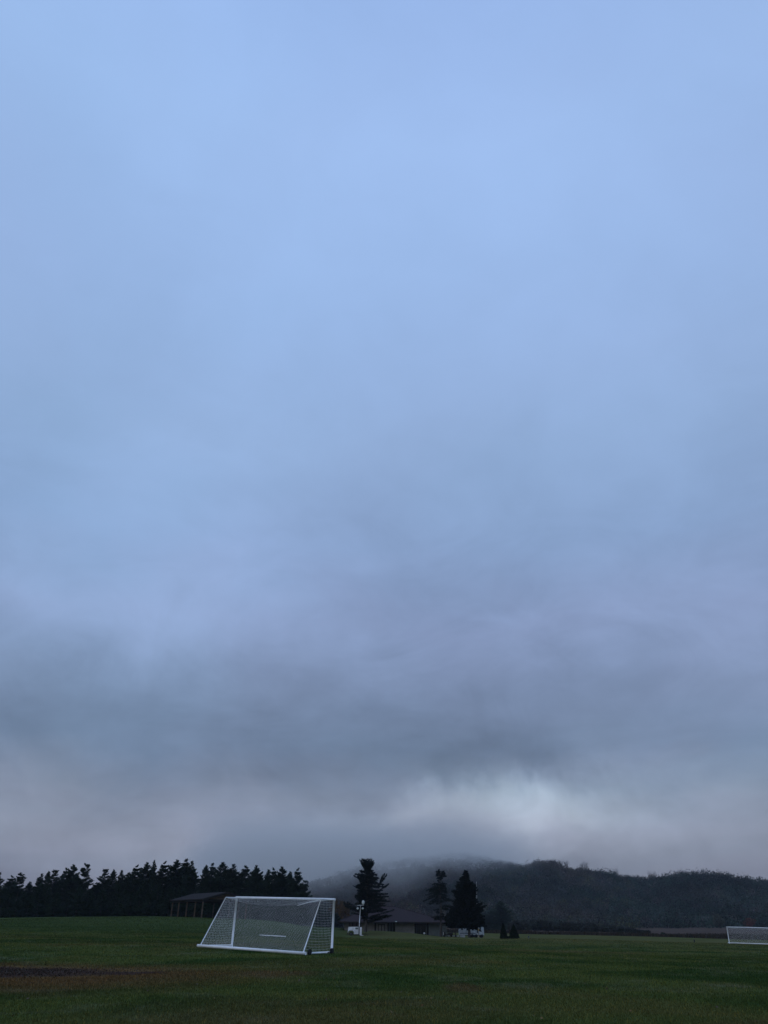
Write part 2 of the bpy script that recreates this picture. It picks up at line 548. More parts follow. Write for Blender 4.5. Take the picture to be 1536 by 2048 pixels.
def ground_material(blades=False):
    m = bpy.data.materials.new('mown_grass_blades' if blades else 'mown_grass_field')
    m.use_nodes = True
    t = m.node_tree
    g = NT(t)
    b = t.nodes['Principled BSDF']
    pos = g.n('ShaderNodeNewGeometry').outputs['Position']
    sep = g.n('ShaderNodeSeparateXYZ')
    g.put(sep.inputs[0], pos)
    X, Y, _ = sep.outputs
    n1 = g.noise(pos, .11, 5, .6, .5)
    n2 = g.noise(g.vm('ADD', pos, (31, 7, 0)), .33, 6, .65, .6)
    n3 = g.noise(pos, 2.4, 5, .7)
    n4 = g.noise(pos, 16.0, 3, .7)
    n5 = g.noise(g.vm('ADD', pos, (-13, 57, 0)), .055, 4, .55, .8)
    green = g.mix(g.smooth(n1, .42, .58), (.040, .062, .0165), (.018, .040, .0105))
    green = g.mix(g.m('MULTIPLY', g.smooth(n2, .50, .74), .75), green, (.066, .086, .045))
    green = g.mix(g.m('MULTIPLY', g.smooth(n5, .52, .66), .6), green, (.060, .058, .022))
    straw = g.m('MULTIPLY', g.smooth(g.noise(g.vm('ADD', pos, (77, 19, 0)), .5, 7, .7, .8), .63, .74), .55)
    green = g.mix(straw, green, (.095, .080, .040))

    def blob(cx, cyy, rx, ry, soft=.45, w=.5, sc=.45):
        u = g.m('DIVIDE', g.m('SUBTRACT', X, cx), rx)
        v = g.m('DIVIDE', g.m('SUBTRACT', Y, cyy), ry)
        d = g.m('SQRT', g.m('ADD', g.m('MULTIPLY', u, u), g.m('MULTIPLY', v, v)))
        d = g.m('ADD', d, g.m('MULTIPLY_ADD', g.noise(g.vm('ADD', pos, (cx, 0, 3)), sc, 6, .65, .5), 2 * w, -w))
        return g.smooth(d, 1.0 + soft / 2, 1.0 - soft / 2)
    brown = g.mix(g.smooth(n3, .35, .65), (.088, .058, .024), (.054, .040, .019))
    halo = g.m('MAXIMUM', blob(-13.5, 27.5, 9.0, 6.6, .8, .35), g.m('MULTIPLY', blob(-7.0, 29.3, 3.8, 3.0, .9, .5), .55))
    col = g.mix(g.m('MULTIPLY', halo, .85), green, brown)
    soil = g.mix(g.smooth(n4, .3, .7), (.046, .035, .026), (.018, .014, .011))
    s1 = g.m('MAXIMUM', blob(-13.6, 29.4, 4.2, 2.5, .5, .8, .7), blob(-8.6, 29.4, 1.3, .8, .6, .9, 1.2))
    col = g.mix(s1, col, soil)
    # worn straw-coloured spots
    for cx, cyy, rx, ry, a in ((2.2, 23.6, .5, 1.6, .5), (.3, 19.2, 1.1, .8, .25), (9.6, 15.5, 4.2, .9, .45), (-3.5, 29.5, 1.3, 1.6, .5), (-9.5, 17.5, 1.6, 1.2, .35)):
        col = g.mix(g.m('MULTIPLY', blob(cx, cyy, rx, ry, .9, .8, 1.4), a), col, (.06, .042, .024))
    # dry olive strip at the far edge of the pitch, unmown meadow beyond it
    far = g.m('MULTIPLY', g.smooth(Y, 95.0, 165.0), .6)
    col = g.mix(far, col, (.060, .064, .024))
    dark = g.m('MULTIPLY', g.smooth(g.m('ADD', X, g.m('MULTIPLY', n1, 6)), 6.0, -12.0), g.smooth(Y, 78.0, 104.0))
    col = g.mix(g.m('MULTIPLY', dark, .8), col, g.mix(n2, (.018, .037, .0115), (.027, .050, .016)))
    edge = g.m('SUBTRACT', g.m('ADD', Y, g.m('MULTIPLY', n2, 8)), 218)
    col = g.mix(g.smooth(edge, 0.0, 3.0), col, g.mix(g.smooth(n1, .3, .7), (.054, .046, .033), (.038, .033, .024)))
    fine = g.m('ADD', g.m('MULTIPLY', n4, .7), g.m('MULTIPLY', n3, .5))
    col = g.mix(1.0, col, g.ramp(fine, [(.3, (1.24, 1.03, 1.14)), (.8, (2.15, 1.80, 1.95))]), 'MULTIPLY')
    if blades:
        isl = g.n('ShaderNodeNewGeometry').outputs['Random Per Island']
        col = g.mix(1.0, col, g.ramp(isl, [(0.0, (.75, .78, .8)), (.9, (1.4, 1.35, 1.3)), (.94, (2.0, 1.7, 1.3)), (1.0, (2.6, 2.0, 1.5))]), 'MULTIPLY')
    g.put(b.inputs['Base Color'], col)
    b.inputs['Roughness'].default_value = 1.0
    b.inputs['Specular IOR Level'].default_value = 0.0
    bn = g.n('ShaderNodeBump')
    bn.inputs['Strength'].default_value = .9
    bn.inputs['Distance'].default_value = .06
    g.put(bn.inputs['Height'], g.m('ADD', g.m('MULTIPLY', n4, .6), n3))
    g.put(b.inputs['Normal'], bn.outputs[0])
    return m


def build_ground():
    ys = np.r_[np.linspace(-2400, -60, 14), np.linspace(-50, 8, 20), np.geomspace(9, 520, 260), np.linspace(560, 2400, 24)]
    s = np.linspace(-1, 1, 281)
    xs = np.sign(s) * (np.abs(s) * 160 + np.abs(s) ** 7 * 2240)
    X, Y = np.meshgrid(xs, ys)
    o = grid_mesh('ground', X, Y, gz(X, Y), ground_material())
    return o


build_ground()

# ------------------------------------------------------------------ hill
HC = [(-1200, 1835, 1000), (-400, 1815, 1000), (0, 1800, 1000), (400, 1790, 980), (600, 1772, 950), (700, 1742, 980), (760, 1722, 1020), (850, 1712, 1040), (940, 1706, 1040), (1000, 1719, 1020),
      (1050, 1729, 980), (1078, 1722, 960), (1115, 1720, 950), (1140, 1737, 930), (1200, 1742, 900), (1245, 1750, 880), (1300, 1755, 860), (1330, 1749, 830),
      (1360, 1744, 810), (1420, 1742, 800), (1470, 1746, 790), (1505, 1754, 780), (1560, 1762, 780), (1800, 1780, 780), (2300, 1800, 800), (3200, 1830, 850)]
_hx = np.array([at(p, 1800, 1).x for p, _, _ in HC])      # lateral slope
_hh = np.array([at(p, q, d).z for p, q, d in HC]) - 8.0
_hr = np.array([d for _, _, d in HC], float)


def vnoise(x, y, seed=0):
    """smooth value noise"""
    r = np.random.default_rng(seed).random((64, 64))
    xi, yi = np.floor(x).astype(int), np.floor(y).astype(int)
    fx, fy = x - xi, y - yi
    fx, fy = fx * fx * (3 - 2 * fx), fy * fy * (3 - 2 * fy)
    g = lambda a, b: r[a % 64, b % 64]
    return (g(xi, yi) * (1 - fx) + g(xi + 1, yi) * fx) * (1 - fy) + (g(xi, yi + 1) * (1 - fx) + g(xi + 1, yi + 1) * fx) * fy


def hill_z(s, y):
    """s = x / y lateral slope, y = distance"""
    top = np.interp(s, _hx, _hh)
    rc = np.interp(s, _hx, _hr)
    r0 = 455 + 40 * vnoise(s * 9 + 5, y * 0, 3)
    t = (y - r0) / (rc - r0)
    up = np.where(t < 1, np.clip(t, 0, 1), 1)
    prof = 0.45 * up + 0.55 * up * up * (3 - 2 * up)
    back = np.clip(1 - (y - rc) / 600, 0, 1)
    z = -3 + (top + 3) * np.where(t < 1, prof, back * back * (3 - 2 * back))
    x = s * y
    env = np.sin(np.clip(up, 0, 1) * PI)
    z = z + env * (vnoise(x / 70, y / 90, 5) - .5) * 16 + env * (vnoise(x / 28, y / 40, 6) - .5) * 5
    return z


def build_hill():
    s = np.r_[np.linspace(-1.6, -.35, 50), np.linspace(-.34, .68, 260), np.linspace(.7, 1.6, 50)]
    y = np.r_[np.linspace(440, 1120, 170), np.linspace(1130, 1700, 20)]
    S, Y = np.meshgrid(s, y)
    hm = mat('hill_undergrowth', (.022, .021, .018), .95, 0, .2, .05, (.014, .018, .015), spec=.05)
    return grid_mesh('hill', S * Y, Y, hill_z(S, Y), hm)


build_hill()


def crowns(name, cx, cy_, cz, rad, hgt, cols, nq, lsz, rng, m):
    """many small tree crowns joined: leaf clumps on the shell of an egg"""
    n = len(cx)
    u = rng.normal(size=(n, nq, 3))
    u /= np.linalg.norm(u, axis=2, keepdims=True)
    u[:, :, 2] = np.where(u[:, :, 2] < -.2, -u[:, :, 2], u[:, :, 2])
    rr = rng.uniform(.72, 1.08, (n, nq, 1))
    lump = 1 + .22 * np.sin(u[:, :, :1] * 5 + cx[:, None, None]) * np.sin(u[:, :, 1:2] * 4 + cy_[:, None, None])
    p = u * rr * lump
    p[:, :, :2] *= rad[:, None, None]
    p[:, :, 2] *= hgt[:, None]
    c = p + np.stack([cx, cy_, cz], -1)[:, None, :]
    d = u + rng.normal(size=u.shape) * .8
    L = lsz * rng.uniform(.7, 1.3, n * nq)
    q = leaf_quads(c.reshape(-1, 3), d.reshape(-1, 3), L, L * .75, rng)
    cc = np.repeat(cols, nq, axis=0) * rng.uniform(.8, 1.2, (n * nq, 1))
    me = np_mesh(name, q, 4, cc)
    return link_mesh(name, me, m)


def build_forest():
    rng = np.random.default_rng(11)
    n = 6800
    s = rng.uniform(-.30, .66, n)
    t = rng.random(n) ** .8
    rc = np.interp(s, _hx, _hr)
    y = 462 + t * (rc + 25 - 462)
    x = s * y
    z = hill_z(s, y)
    rad = rng.uniform(3.0, 6.2, n)
    hgt = rad * rng.uniform(1.0, 1.5, n)
    brown = np.array((.050, .036, .030)); teal = np.array((.020, .032, .024)); grey = np.array((.042, .038, .036)); olive = np.array((.040, .042, .022))
    k = 1.5 * (vnoise(x / 60, y / 110, 9) - .5) + .4 + .3 * (rng.random(n) - .5) + np.interp(s, [-.2, -.05, 0, .13, .25, .35, .6], [-.3, -.12, .25, .2, -.05, -.2, -.2])
    k = np.clip(k, 0, 1)[:, None]
    cols = teal * (1 - k) + brown * k
    gsel = (rng.random(n) < .25)[:, None]
    cols = np.where(gsel, grey, cols)
    osel = ((rng.random(n) < .12) & (s < .3))[:, None]
    cols = np.where(osel, olive, cols)
    cols = cols * rng.uniform(.45, 1.6, (n, 1)) * (.45 + 1.2 * vnoise(x / 38, y / 70, 14))[:, None]
    o = crowns('hillside_forest', x, y, z + 1.6, rad, hgt, cols, 88, .98, rng, M['forest'])
    tag(o, 'distant mixed autumn forest covering the misty hillside', 'forest', kind='stuff')


build_forest()


# ------------------------------------------------------------------ conifers
def spray_boughs(boughs, rng, size=(.42, .16), density=9.0, plume=.16):
    """boughs: list of (start, end, thickness, sag). returns quads of needle sprays"""
    cs, ds = [], []
    for a, b, th, sag in boughs:
        L = np.linalg.norm(b - a)
        n = max(6, int(density * L * (1.8 + th * 5.5)))
        t = rng.random(n) ** .75
        t = .12 + .88 * t
        wid = th * (1.15 - .75 * t) * (.5 + t)
        p = a[None] + (b - a)[None] * t[:, None]
        p[:, 2] -= sag * np.sin(t * PI * .5) ** 2
        d = (b - a) / (L + 1e-9)
        side = np.cross(d, (0, 0, 1.0))
        side /= np.linalg.norm(side) + 1e-9
        o = rng.normal(size=(n, 2)) * wid[:, None]
        p = p + side[None] * o[:, :1] * 1.6
        p[:, 2] += o[:, 1] * plume / .16 * .55
        dd = d[None] + side[None] * np.sign(o[:, :1]) * rng.uniform(.1, 1.1, (n, 1)) + rng.normal(size=(n, 3)) * .25
        cs.append(p)
        ds.append(dd)
    c, d = np.concatenate(cs), np.concatenate(ds)
    k = rng.uniform(.7, 1.3, len(c))
    return leaf_quads(c, d, size[0] * k, size[1] * k, rng, .08)


def hero_conifer(name, base_px, dist, rows, extra, trunk_pts, m, label, cat='spruce tree', dens=9.0, step=.33, per=7, size=(.33, .13), skip=.08, seed=1, trunk_r=.2, thick=.22, group=None, twig_r=.02):
    """rows: (py, x_left, x_right, rise) measured outline of the tree; boughs run all round the trunk"""
    rng = np.random.default_rng(seed)
    base = gpt(base_px, dist)
    P = lambda px, py: np.array(at(px, py, dist) - base)
    tp = [P(*q) for q in trunk_pts]
    tz = np.array([p[2] for p in tp][::-1]); tx = np.array([p[0] for p in tp][::-1])
    rz_ = np.array([P(base_px, r[0])[2] for r in rows][::-1])
    rl = np.array([P(r[1], r[0])[0] for r in rows][::-1])
    rr = np.array([P(r[2], r[0])[0] for r in rows][::-1])
    rs = np.array([r[3] for r in rows][::-1])
    rd = np.array([(r[4] if len(r) > 4 else 1.0) for r in rows][::-1])
    boughs, limbs = [], []
    z = rz_[-1]
    H = rz_[-1]
    while z > rz_[0]:
        xl, xr, rise, dn = (np.interp(z, rz_, q) for q in (rl, rr, rs, rd))
        x0 = np.interp(z, tz, tx)
        ph0 = rng.uniform(0, 2 * PI)
        for k in range(per):
            if rng.random() < skip or rng.random() > dn:
                continue
            ph = ph0 + 2 * PI * (k + rng.uniform(-.3, .3)) / per
            c = math.cos(ph)
            ext = (xr - x0) if c > 0 else (x0 - xl)
            mid = ((xr - xl) / 2) * .85
            L = (ext * c * c + mid * (1 - c * c)) * rng.uniform(.62, 1.14)
            if L < .12: continue
            zz = z + rng.uniform(-.5, .5) * step
            tip = np.array([x0 + L * c, L * math.sin(ph), zz])
            z_at = zz - rise * L
            xa = np.interp(z_at, tz, tx)
            a = np.array([xa, 0, z_at])
            th = thick * rng.uniform(.7, 1.2) * min(1, .45 + L * .4)
            boughs.append((a, tip, th, 0.0))
            limbs.append((a, tip))
        z -= step * rng.uniform(.8, 1.2)
    for (xa, ya, xb, yb, th, dy) in extra:
        a, b = P(xa, ya), P(xb, yb)
        b[1] += dy
        boughs.append((a, b, th, 0.0))
        limbs.append((a, b))
    root = empty(name, base, 0, label, cat, group)
    mb = MB()
    n = len(tp)
    mb.tube([Vector(p) for p in tp], [trunk_r * (1 - .85 * i / (n - 1)) for i in range(n)], 9)
    for a, b in limbs:
        mb.tube([Vector(a), Vector(a * .4 + b * .6)], [twig_r * 1.4, twig_r * .6], 3, False)
    mb.build('trunk', M['bark'], root, False)
    q = spray_boughs(boughs, rng, size, dens * 1.6)
    link_mesh('crown', np_mesh('crown', q, 4), m, root)
    return root


def place_hero():
    g3 = None
    # tall twin-headed spruce left of the building
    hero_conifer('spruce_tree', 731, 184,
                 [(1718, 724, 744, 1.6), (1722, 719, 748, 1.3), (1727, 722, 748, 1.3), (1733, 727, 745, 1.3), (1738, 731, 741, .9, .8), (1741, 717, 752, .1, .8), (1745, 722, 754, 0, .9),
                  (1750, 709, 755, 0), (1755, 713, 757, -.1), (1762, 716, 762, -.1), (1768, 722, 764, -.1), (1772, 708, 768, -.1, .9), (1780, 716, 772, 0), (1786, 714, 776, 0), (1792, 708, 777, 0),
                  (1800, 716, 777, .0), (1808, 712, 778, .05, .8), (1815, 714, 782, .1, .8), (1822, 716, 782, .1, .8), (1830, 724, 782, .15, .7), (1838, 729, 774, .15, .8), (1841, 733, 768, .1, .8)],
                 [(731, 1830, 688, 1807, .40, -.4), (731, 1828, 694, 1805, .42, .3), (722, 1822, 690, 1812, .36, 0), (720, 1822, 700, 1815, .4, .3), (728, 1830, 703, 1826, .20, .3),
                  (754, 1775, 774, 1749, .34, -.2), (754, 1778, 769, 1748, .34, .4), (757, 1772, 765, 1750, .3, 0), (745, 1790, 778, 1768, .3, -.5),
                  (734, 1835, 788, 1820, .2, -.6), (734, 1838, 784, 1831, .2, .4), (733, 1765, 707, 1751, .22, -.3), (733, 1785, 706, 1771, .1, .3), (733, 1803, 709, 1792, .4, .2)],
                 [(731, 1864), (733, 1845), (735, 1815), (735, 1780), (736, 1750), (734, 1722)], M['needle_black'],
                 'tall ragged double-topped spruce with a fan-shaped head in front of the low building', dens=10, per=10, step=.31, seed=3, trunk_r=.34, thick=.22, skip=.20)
    hero_conifer('spruce_tree', 881, 182,
                 [(1740, 876, 884, .6), (1742, 868, 890, .5), (1746, 874, 894, .4), (1750, 871, 895, .2), (1754, 880, 893, .2, .8), (1758, 868, 889, .15, .9), (1762, 876, 888, .1, .7), (1767, 866, 892, 0, .9), (1774, 862, 894, -.2, .9),
                  (1782, 854, 895, -.3, .9), (1790, 852, 893, -.3, .75), (1798, 850, 900, -.3, .75), (1804, 850, 908, -.3, .6), (1812, 860, 908, -.1, .35), (1822, 862, 903, -.1, .32), (1832, 862, 899, -.1, .3), (1842, 866, 896, -.1, .25)],
                 [(881, 1766, 852, 1782, .22, -.2), (881, 1772, 860, 1780, .25, .3), (881, 1786, 846, 1803, .2, -.3), (881, 1783, 851, 1790, .14, .3), (881, 1790, 913, 1806, .22, 0), (881, 1800, 858, 1810, .04, .2),
                  (881, 1760, 893, 1778, .3, -.2), (881, 1765, 893, 1783, .3, .2), (881, 1748, 893, 1752, .3, .1)],
                 [(881.5, 1876), (882, 1845), (882, 1810), (881, 1780), (880, 1742)], M['needle_dark'],
                 'thin sparse spruce with drooping left branches and a bare lower trunk beside the golf cart', dens=9, per=7, step=.30, seed=5, trunk_r=.30, thick=.17, skip=.2)
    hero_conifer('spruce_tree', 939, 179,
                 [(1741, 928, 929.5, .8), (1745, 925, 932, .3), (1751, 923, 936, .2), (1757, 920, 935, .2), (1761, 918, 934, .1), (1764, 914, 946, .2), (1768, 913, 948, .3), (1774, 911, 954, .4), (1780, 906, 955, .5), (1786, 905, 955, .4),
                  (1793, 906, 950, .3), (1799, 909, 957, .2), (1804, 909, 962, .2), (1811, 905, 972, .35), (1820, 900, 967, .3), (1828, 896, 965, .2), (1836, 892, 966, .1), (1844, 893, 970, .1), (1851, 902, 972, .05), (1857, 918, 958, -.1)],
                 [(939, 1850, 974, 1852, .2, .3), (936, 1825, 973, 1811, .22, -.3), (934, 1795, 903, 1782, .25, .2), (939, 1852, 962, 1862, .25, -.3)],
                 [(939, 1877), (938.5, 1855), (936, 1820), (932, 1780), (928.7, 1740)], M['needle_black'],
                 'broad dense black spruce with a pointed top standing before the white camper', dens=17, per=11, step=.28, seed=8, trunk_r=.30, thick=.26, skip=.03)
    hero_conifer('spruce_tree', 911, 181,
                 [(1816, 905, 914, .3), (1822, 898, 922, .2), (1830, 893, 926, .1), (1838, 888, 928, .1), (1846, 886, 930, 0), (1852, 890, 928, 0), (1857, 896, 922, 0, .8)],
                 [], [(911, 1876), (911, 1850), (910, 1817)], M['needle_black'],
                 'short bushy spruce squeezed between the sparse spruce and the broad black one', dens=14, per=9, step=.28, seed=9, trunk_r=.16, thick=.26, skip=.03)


place_hero()


PINE_D = 9.0


def pine_template(seed, H, rad, kind):
    """kind 0: full white pine, 1: open-topped pine with separate plates, 2: young bushy pine"""
    rng = np.random.default_rng(seed)
    boughs, limbs = [], []
    z = H
    ph = rng.uniform(0, 6)
    wob = rng.uniform(0, 6, 4)
    low = .03 * H
    while z > low:
        f = 1 - z / H
        if kind == 1:
            r = rad * min(1.0, .34 + 2.2 * f) * (.76 + .24 * math.sin(z * 2.1 + wob[0]))
        elif kind == 0:
            r = rad * min(1.0, .10 + 3.0 * f ** .9) * (.84 + .16 * math.sin(z * 2.4 + wob[1]))
        else:
            r = rad * min(1.0, .15 + 1.3 * f)
        rise = (.55 if kind != 2 else .4) * (1 - f * .9) + .05
        for k in range(7):
            if rng.random() < (.22 if kind == 1 else .06): continue
            p = ph + 2 * PI * k / 6 + rng.uniform(-.35, .35)
            L = r * rng.uniform(.6, 1.12)
            a = np.array([0, 0, z - rise * L * .8 - .15])
            b = np.array([L * math.cos(p), L * math.sin(p), z + rng.uniform(-.4, .3)])
            boughs.append((a, b, .13 + .045 * L, 0))
            limbs.append((a, b))
        ph += .9
        z -= rng.uniform(.34, .50) * (1.3 if kind == 1 else 1)
    q = spray_boughs(boughs, rng, (.33, .13), PINE_D * 2.8)
    crown = np_mesh('crown', q, 4)
    mb = MB()
    mb.tube([(0, 0, -.3), (rng.uniform(-.1, .1), 0, H * .5), (0, 0, H * .97)], [.17, .11, .02], 7)
    for a, b in limbs[::2]:
        mb.tube([Vector(a), Vector(a * .4 + b * .6)], [.03, .012], 3, False)
    tr = bpy.data.meshes.new('trunk')
    tr.from_pydata(mb.v, [], mb.f)
    tr.update()
    tr.materials.append(M['bark'])
    crown.materials.append(M['needle_pine'] if kind != 2 else M['needle_young'])
    return crown, tr, H


PT = [pine_template(s, 12.0, r, k) for s, r, k in ((21, 2.7, 0), (22, 2.2, 0), (23, 3.2, 0), (24, 3.2, 1), (25, 2.8, 1), (26, 2.3, 0))]
PY = [pine_template(s, 6.0, r, 2) for s, r in ((31, 2.0), (32, 2.3), (33, 1.8))]


def tree_copy(name, tmpl, loc, h, w, rz, label, cat, group=None):
    crown, tr, H = tmpl
    o = empty(name, loc, rz, label, cat, group)
    o.scale = (w, w, h / H)
    o.rotation_euler.x = .05 * math.sin(rz * 7)
    o.rotation_euler.y = .05 * math.sin(rz * 11)
    for nm, me in (('trunk', tr), ('crown', crown)):
        c = bpy.data.objects.new(nm, me)
        C.objects.link(c)
        c.parent = o
    return o


def place_pines():
    rng = random.Random(4)
    tops = [(-60, 1752, 1.0, 3), (-26, 1748, 1.0, 4), (3, 1755, 1.0, 0), (18, 1750, .8, 3), (36, 1766, .9, 1), (55, 1751, .7, 5), (68, 1745, .8, 1), (84, 1743, .9, 4), (105, 1739, .9, 0), (119, 1733, .9, 2), (144, 1731, 1.05, 3),
            (172, 1768, .8, 0), (195, 1741, .95, 4), (208, 1742, .75, 1), (225, 1745, .75, 5), (238, 1748, .8, 1), (254, 1734, .95, 0), (270, 1729, .95, 2), (290, 1725, .8, 5), (312, 1727, 1.0, 0), (331, 1724, 1.0, 2), (353, 1722, .95, 0),
            (371, 1727, 1.0, 5), (392, 1733, .9, 1), (409, 1731, .85, 0), (429, 1728, 1.0, 2), (443, 1742, .8, 1), (456, 1733, .95, 5), (479, 1735, .95, 0), (496, 1740, .85, 1), (509, 1735, 1.0, 2), (525, 1744, .9, 5),
            (539, 1740, .95, 0), (556, 1737, .95, 2), (570, 1746, .85, 1), (587, 1741, 1.05, 0), (603, 1764, .8, 3)]
    traits = {3: 'open-topped pine with separate foliage plates', 4: 'pine with a split tufted top', 0: 'full dark pine with a rounded top', 1: 'slim dark pine', 2: 'broad full dark pine', 5: 'narrow pointed dark pine'}
    lm = [(-200, 'beyond the left picture edge'), (0, 'at the left picture edge'), (60, 'right of the leftmost dip of the row'), (100, 'left of the two rounded tall crowns'), (130, 'making a rounded tall crown'),
          (160, 'just left of the notch in the row'), (180, 'low in the notch of the row'), (215, 'just right of the notch'), (245, 'in the lower stretch right of the notch'), (300, 'on the rise towards the highest crowns'),
          (345, 'above the left end of the pavilion'), (400, 'above the pavilion roof'), (450, 'above the pavilion gable'), (480, 'above the left end of the goal crossbar'), (530, 'above the goal crossbar, left half'), (565, 'above the middle of the crossbar'), (595, 'second from the right end of the pine row'), (620, 'last at the right end of the pine row')]
    seen = {}
    for i, (px, py, w, k) in enumerate(tops):
        d = 208 + rng.uniform(-9, 9) - (px > 480) * 12
        b = gpt(px, d)
        h = at(px, py, d).z - b.z + .25
        where = next(t for lim, t in lm if px <= lim)
        side = 'tallest' if py < 1726 else ('low' if py > 1760 else 'tall')
        lab = f"{traits[k]} {where}"
        if lab in seen:
            lab = f"{traits[k]} {where}, the {'lower' if py > seen[lab] else 'higher'} one"
        seen[lab] = py
        tree_copy('pine_tree', PT[k], b, h, w * rng.uniform(.9, 1.45), rng.uniform(0, 6.28), lab, 'pine tree', 'pines in the row behind the field')
    # second rank behind, closing the wall of trees
    for i in range(30):
        px = -70 + i * 22.5 + rng.uniform(-6, 6)
        d = 228 + rng.uniform(-6, 6)
        b = gpt(px, d)
        top = np.interp(px, [t[0] for t in tops], [t[1] for t in tops]) + rng.uniform(10, 24)
        h = at(px, top, d).z - b.z
        tree_copy('pine_tree', PT[rng.choice((0, 1, 2, 5))], b, h, rng.uniform(1.0, 1.3), rng.uniform(0, 6.28),
                  'dark pine in the second rank, mostly hidden behind the front row', 'pine tree', 'pines of the second rank')
    # young growth along the foot of the row
    for i in range(36):
        px = -70 + i * 19.0 + rng.uniform(-6, 6)
        d = 196 + rng.uniform(-6, 5) - (px > 480) * 10
        b = gpt(px, d)
        tree_copy('young_pine', PY[i % 3], b, rng.uniform(4.0, 6.8), rng.uniform(.9, 1.25), rng.uniform(0, 6.28),
                  'bushy young pine in the dark growth along the foot of the tall pine row', 'young pine', 'young pines at the foot of the row')
    b = gpt(21, 188)
    tree_copy('young_pine', PY[1], b, 3.4, .8, 1.0, 'small paler bush pine at the grass edge near the left picture edge', 'young pine')


place_pines()


# ------------------------------------------------------------------ broadleaf trees, bushes
def leafy(name, base, h, rad, m, label, cat, nq=700, lsz=.5, seed=1, trunk=.25, low=.25, group=None, stems=None):
    rng = np.random.default_rng(seed)
    root = empty(name, base, 0, label, cat, group)
    nb = max(5, int(rad * 3))
    cs = rng.normal(size=(nb, 3))
    cs /= np.linalg.norm(cs, axis=1, keepdims=True)
    cs *= rng.uniform(.2, .7, (nb, 1))
    cz = h * (low + (1 - low) / 2)
    hz = h * (1 - low) / 2
    idx = rng.integers(0, nb, nq)
    u = rng.normal(size=(nq, 3))
    u /= np.linalg.norm(u, axis=1, keepdims=True)
    p = cs[idx] + u * rng.uniform(.25, .42, (nq, 1))
    p[:, 0] *= rad; p[:, 1] *= rad
    p[:, 2] = cz + p[:, 2] * hz
    p[:, 2] = np.clip(p[:, 2], .05, None)
    L = lsz * rng.uniform(.6, 1.3, nq)
    q = leaf_quads(p, u + rng.normal(size=(nq, 3)) * .7, L, L * .7, rng)
    mb = MB()
    mb.tube([(0, 0, -.2), (.05, 0, cz)], [trunk * .5, trunk * .25], 6)
    for c in cs:
        mb.tube([(0, 0, h * low * .8), (c[0] * rad, c[1] * rad, cz + c[2] * hz)], [trunk * .25, trunk * .08], 4, False)
    mb.build('trunk', M['twig'], root)
    link_mesh('crown', np_mesh('crown', q, 4), m, root)
    return root


def bare_tree(base, h, w, label, seed, dens=150):
    rng = np.random.default_rng(seed)
    w *= 1.7
    root = empty('bare_tree', base, 0, label, 'bare tree')
    mb = MB()
    mb.tube([(0, 0, -1), (0, 0, h * .45)], [.25, .18], 5)
    mb.build('trunk', M['twig'], root)
    mb = MB()
    for k in range(16):
        a = Vector((0, 0, h * rng.uniform(.2, .5)))
        ph = rng.uniform(0, 2 * PI)
        e = Vector((w * rng.uniform(.3, 1) * math.cos(ph), w * rng.uniform(.3, 1) * math.sin(ph), h * rng.uniform(.6, 1)))
        mb.tube([a, a.lerp(e, .5) + Vector((0, 0, h * .04)), e], [.13, .09, .03], 3, False)
        for j in range(dens // 16):
            t = rng.uniform(.3, 1)
            s = a.lerp(e, t)
            tip = s + Vector((rng.normal() * w * .3, rng.normal() * w * .3, abs(rng.normal()) * h * .14))
            mb.tube([s, tip], [.055, .03], 3, False)
    mb.build('branches', M['twig'], root)


def crest(px, py, extra=0.0):
    s = at(px, py, 1).x
    rc = float(np.interp(s, _hx, _hr))
    y = rc - 6
    return Vector((s * y, y, float(hill_z(np.array([s]), np.array([y]))[0]) + extra))


for px, py, w, lab, sd in ((1131, 1719, 2.6, 'bare round-crowned tree alone on the hill crest, leftmost of the bare ones', 1),
                           (1121, 1719, 3.0, 'half-bare tree touching the rounded wooded knoll on the hill crest', 2),
                           (1162, 1727, 2.0, 'small thin bare tree on the crest left of the wide bare one', 3),
                           (1170, 1724, 3.6, 'widest bare tree standing above the sloping hill crest', 4),
                           (1230, 1738, 3.0, 'bare tree with an airy crown further down the sloping crest', 5),
                           (1303, 1743, 3.4, 'bare leaning tree in the saddle between the two hill humps', 6),
                           (1360, 1737, 2.4, 'bare tree at the left shoulder of the right-hand hump', 7)):
    b = crest(px, py)
    bare_tree(b, max(9.0, at(px, py, b.y).z - b.z), w, lab, sd)


def hz_tree(px, dist, toppy, rad, tm, label, cat, w, rz=0.0, name='spruce_tree'):
    b = gpt(px, dist)
    b.z = min(b.z, at(px, 1868, dist).z)
    return tree_copy(name, tm, b, at(px, toppy, dist).z - b.z, w, rz, label, cat)


hz_tree(1006, 390, 1803, 0, PT[2], 'hazy blue-green conifer rising behind the pair of cone shrubs', 'conifer', 1.75, .4, 'distant_conifer')
hz_tree(985, 400, 1820, 0, PT[0], 'faint lower conifer between the black spruce and the hazy conifer', 'conifer', 1.7, 2.0, 'distant_conifer')
hz_tree(964, 400, 1826, 0, PT[5], 'faint conifer showing at the right edge of the black spruce', 'conifer', 1.7, 3.0, 'distant_conifer')
hz_tree(672, 300, 1826, 0, PT[0], 'dark conifer just right of the goal post, behind the field rise', 'conifer', 1.5, 1.0, 'distant_conifer')
hz_tree(652, 310, 1822, 0, PT[2], 'dark conifer seen through the right end of the goal net', 'conifer', 1.6, 1.0, 'distant_conifer')
hz_tree(634, 300, 1812, 0, PT[1], 'dark conifer seen through the net beside the slanting frame bar', 'conifer', 1.6, 1.0, 'distant_conifer')

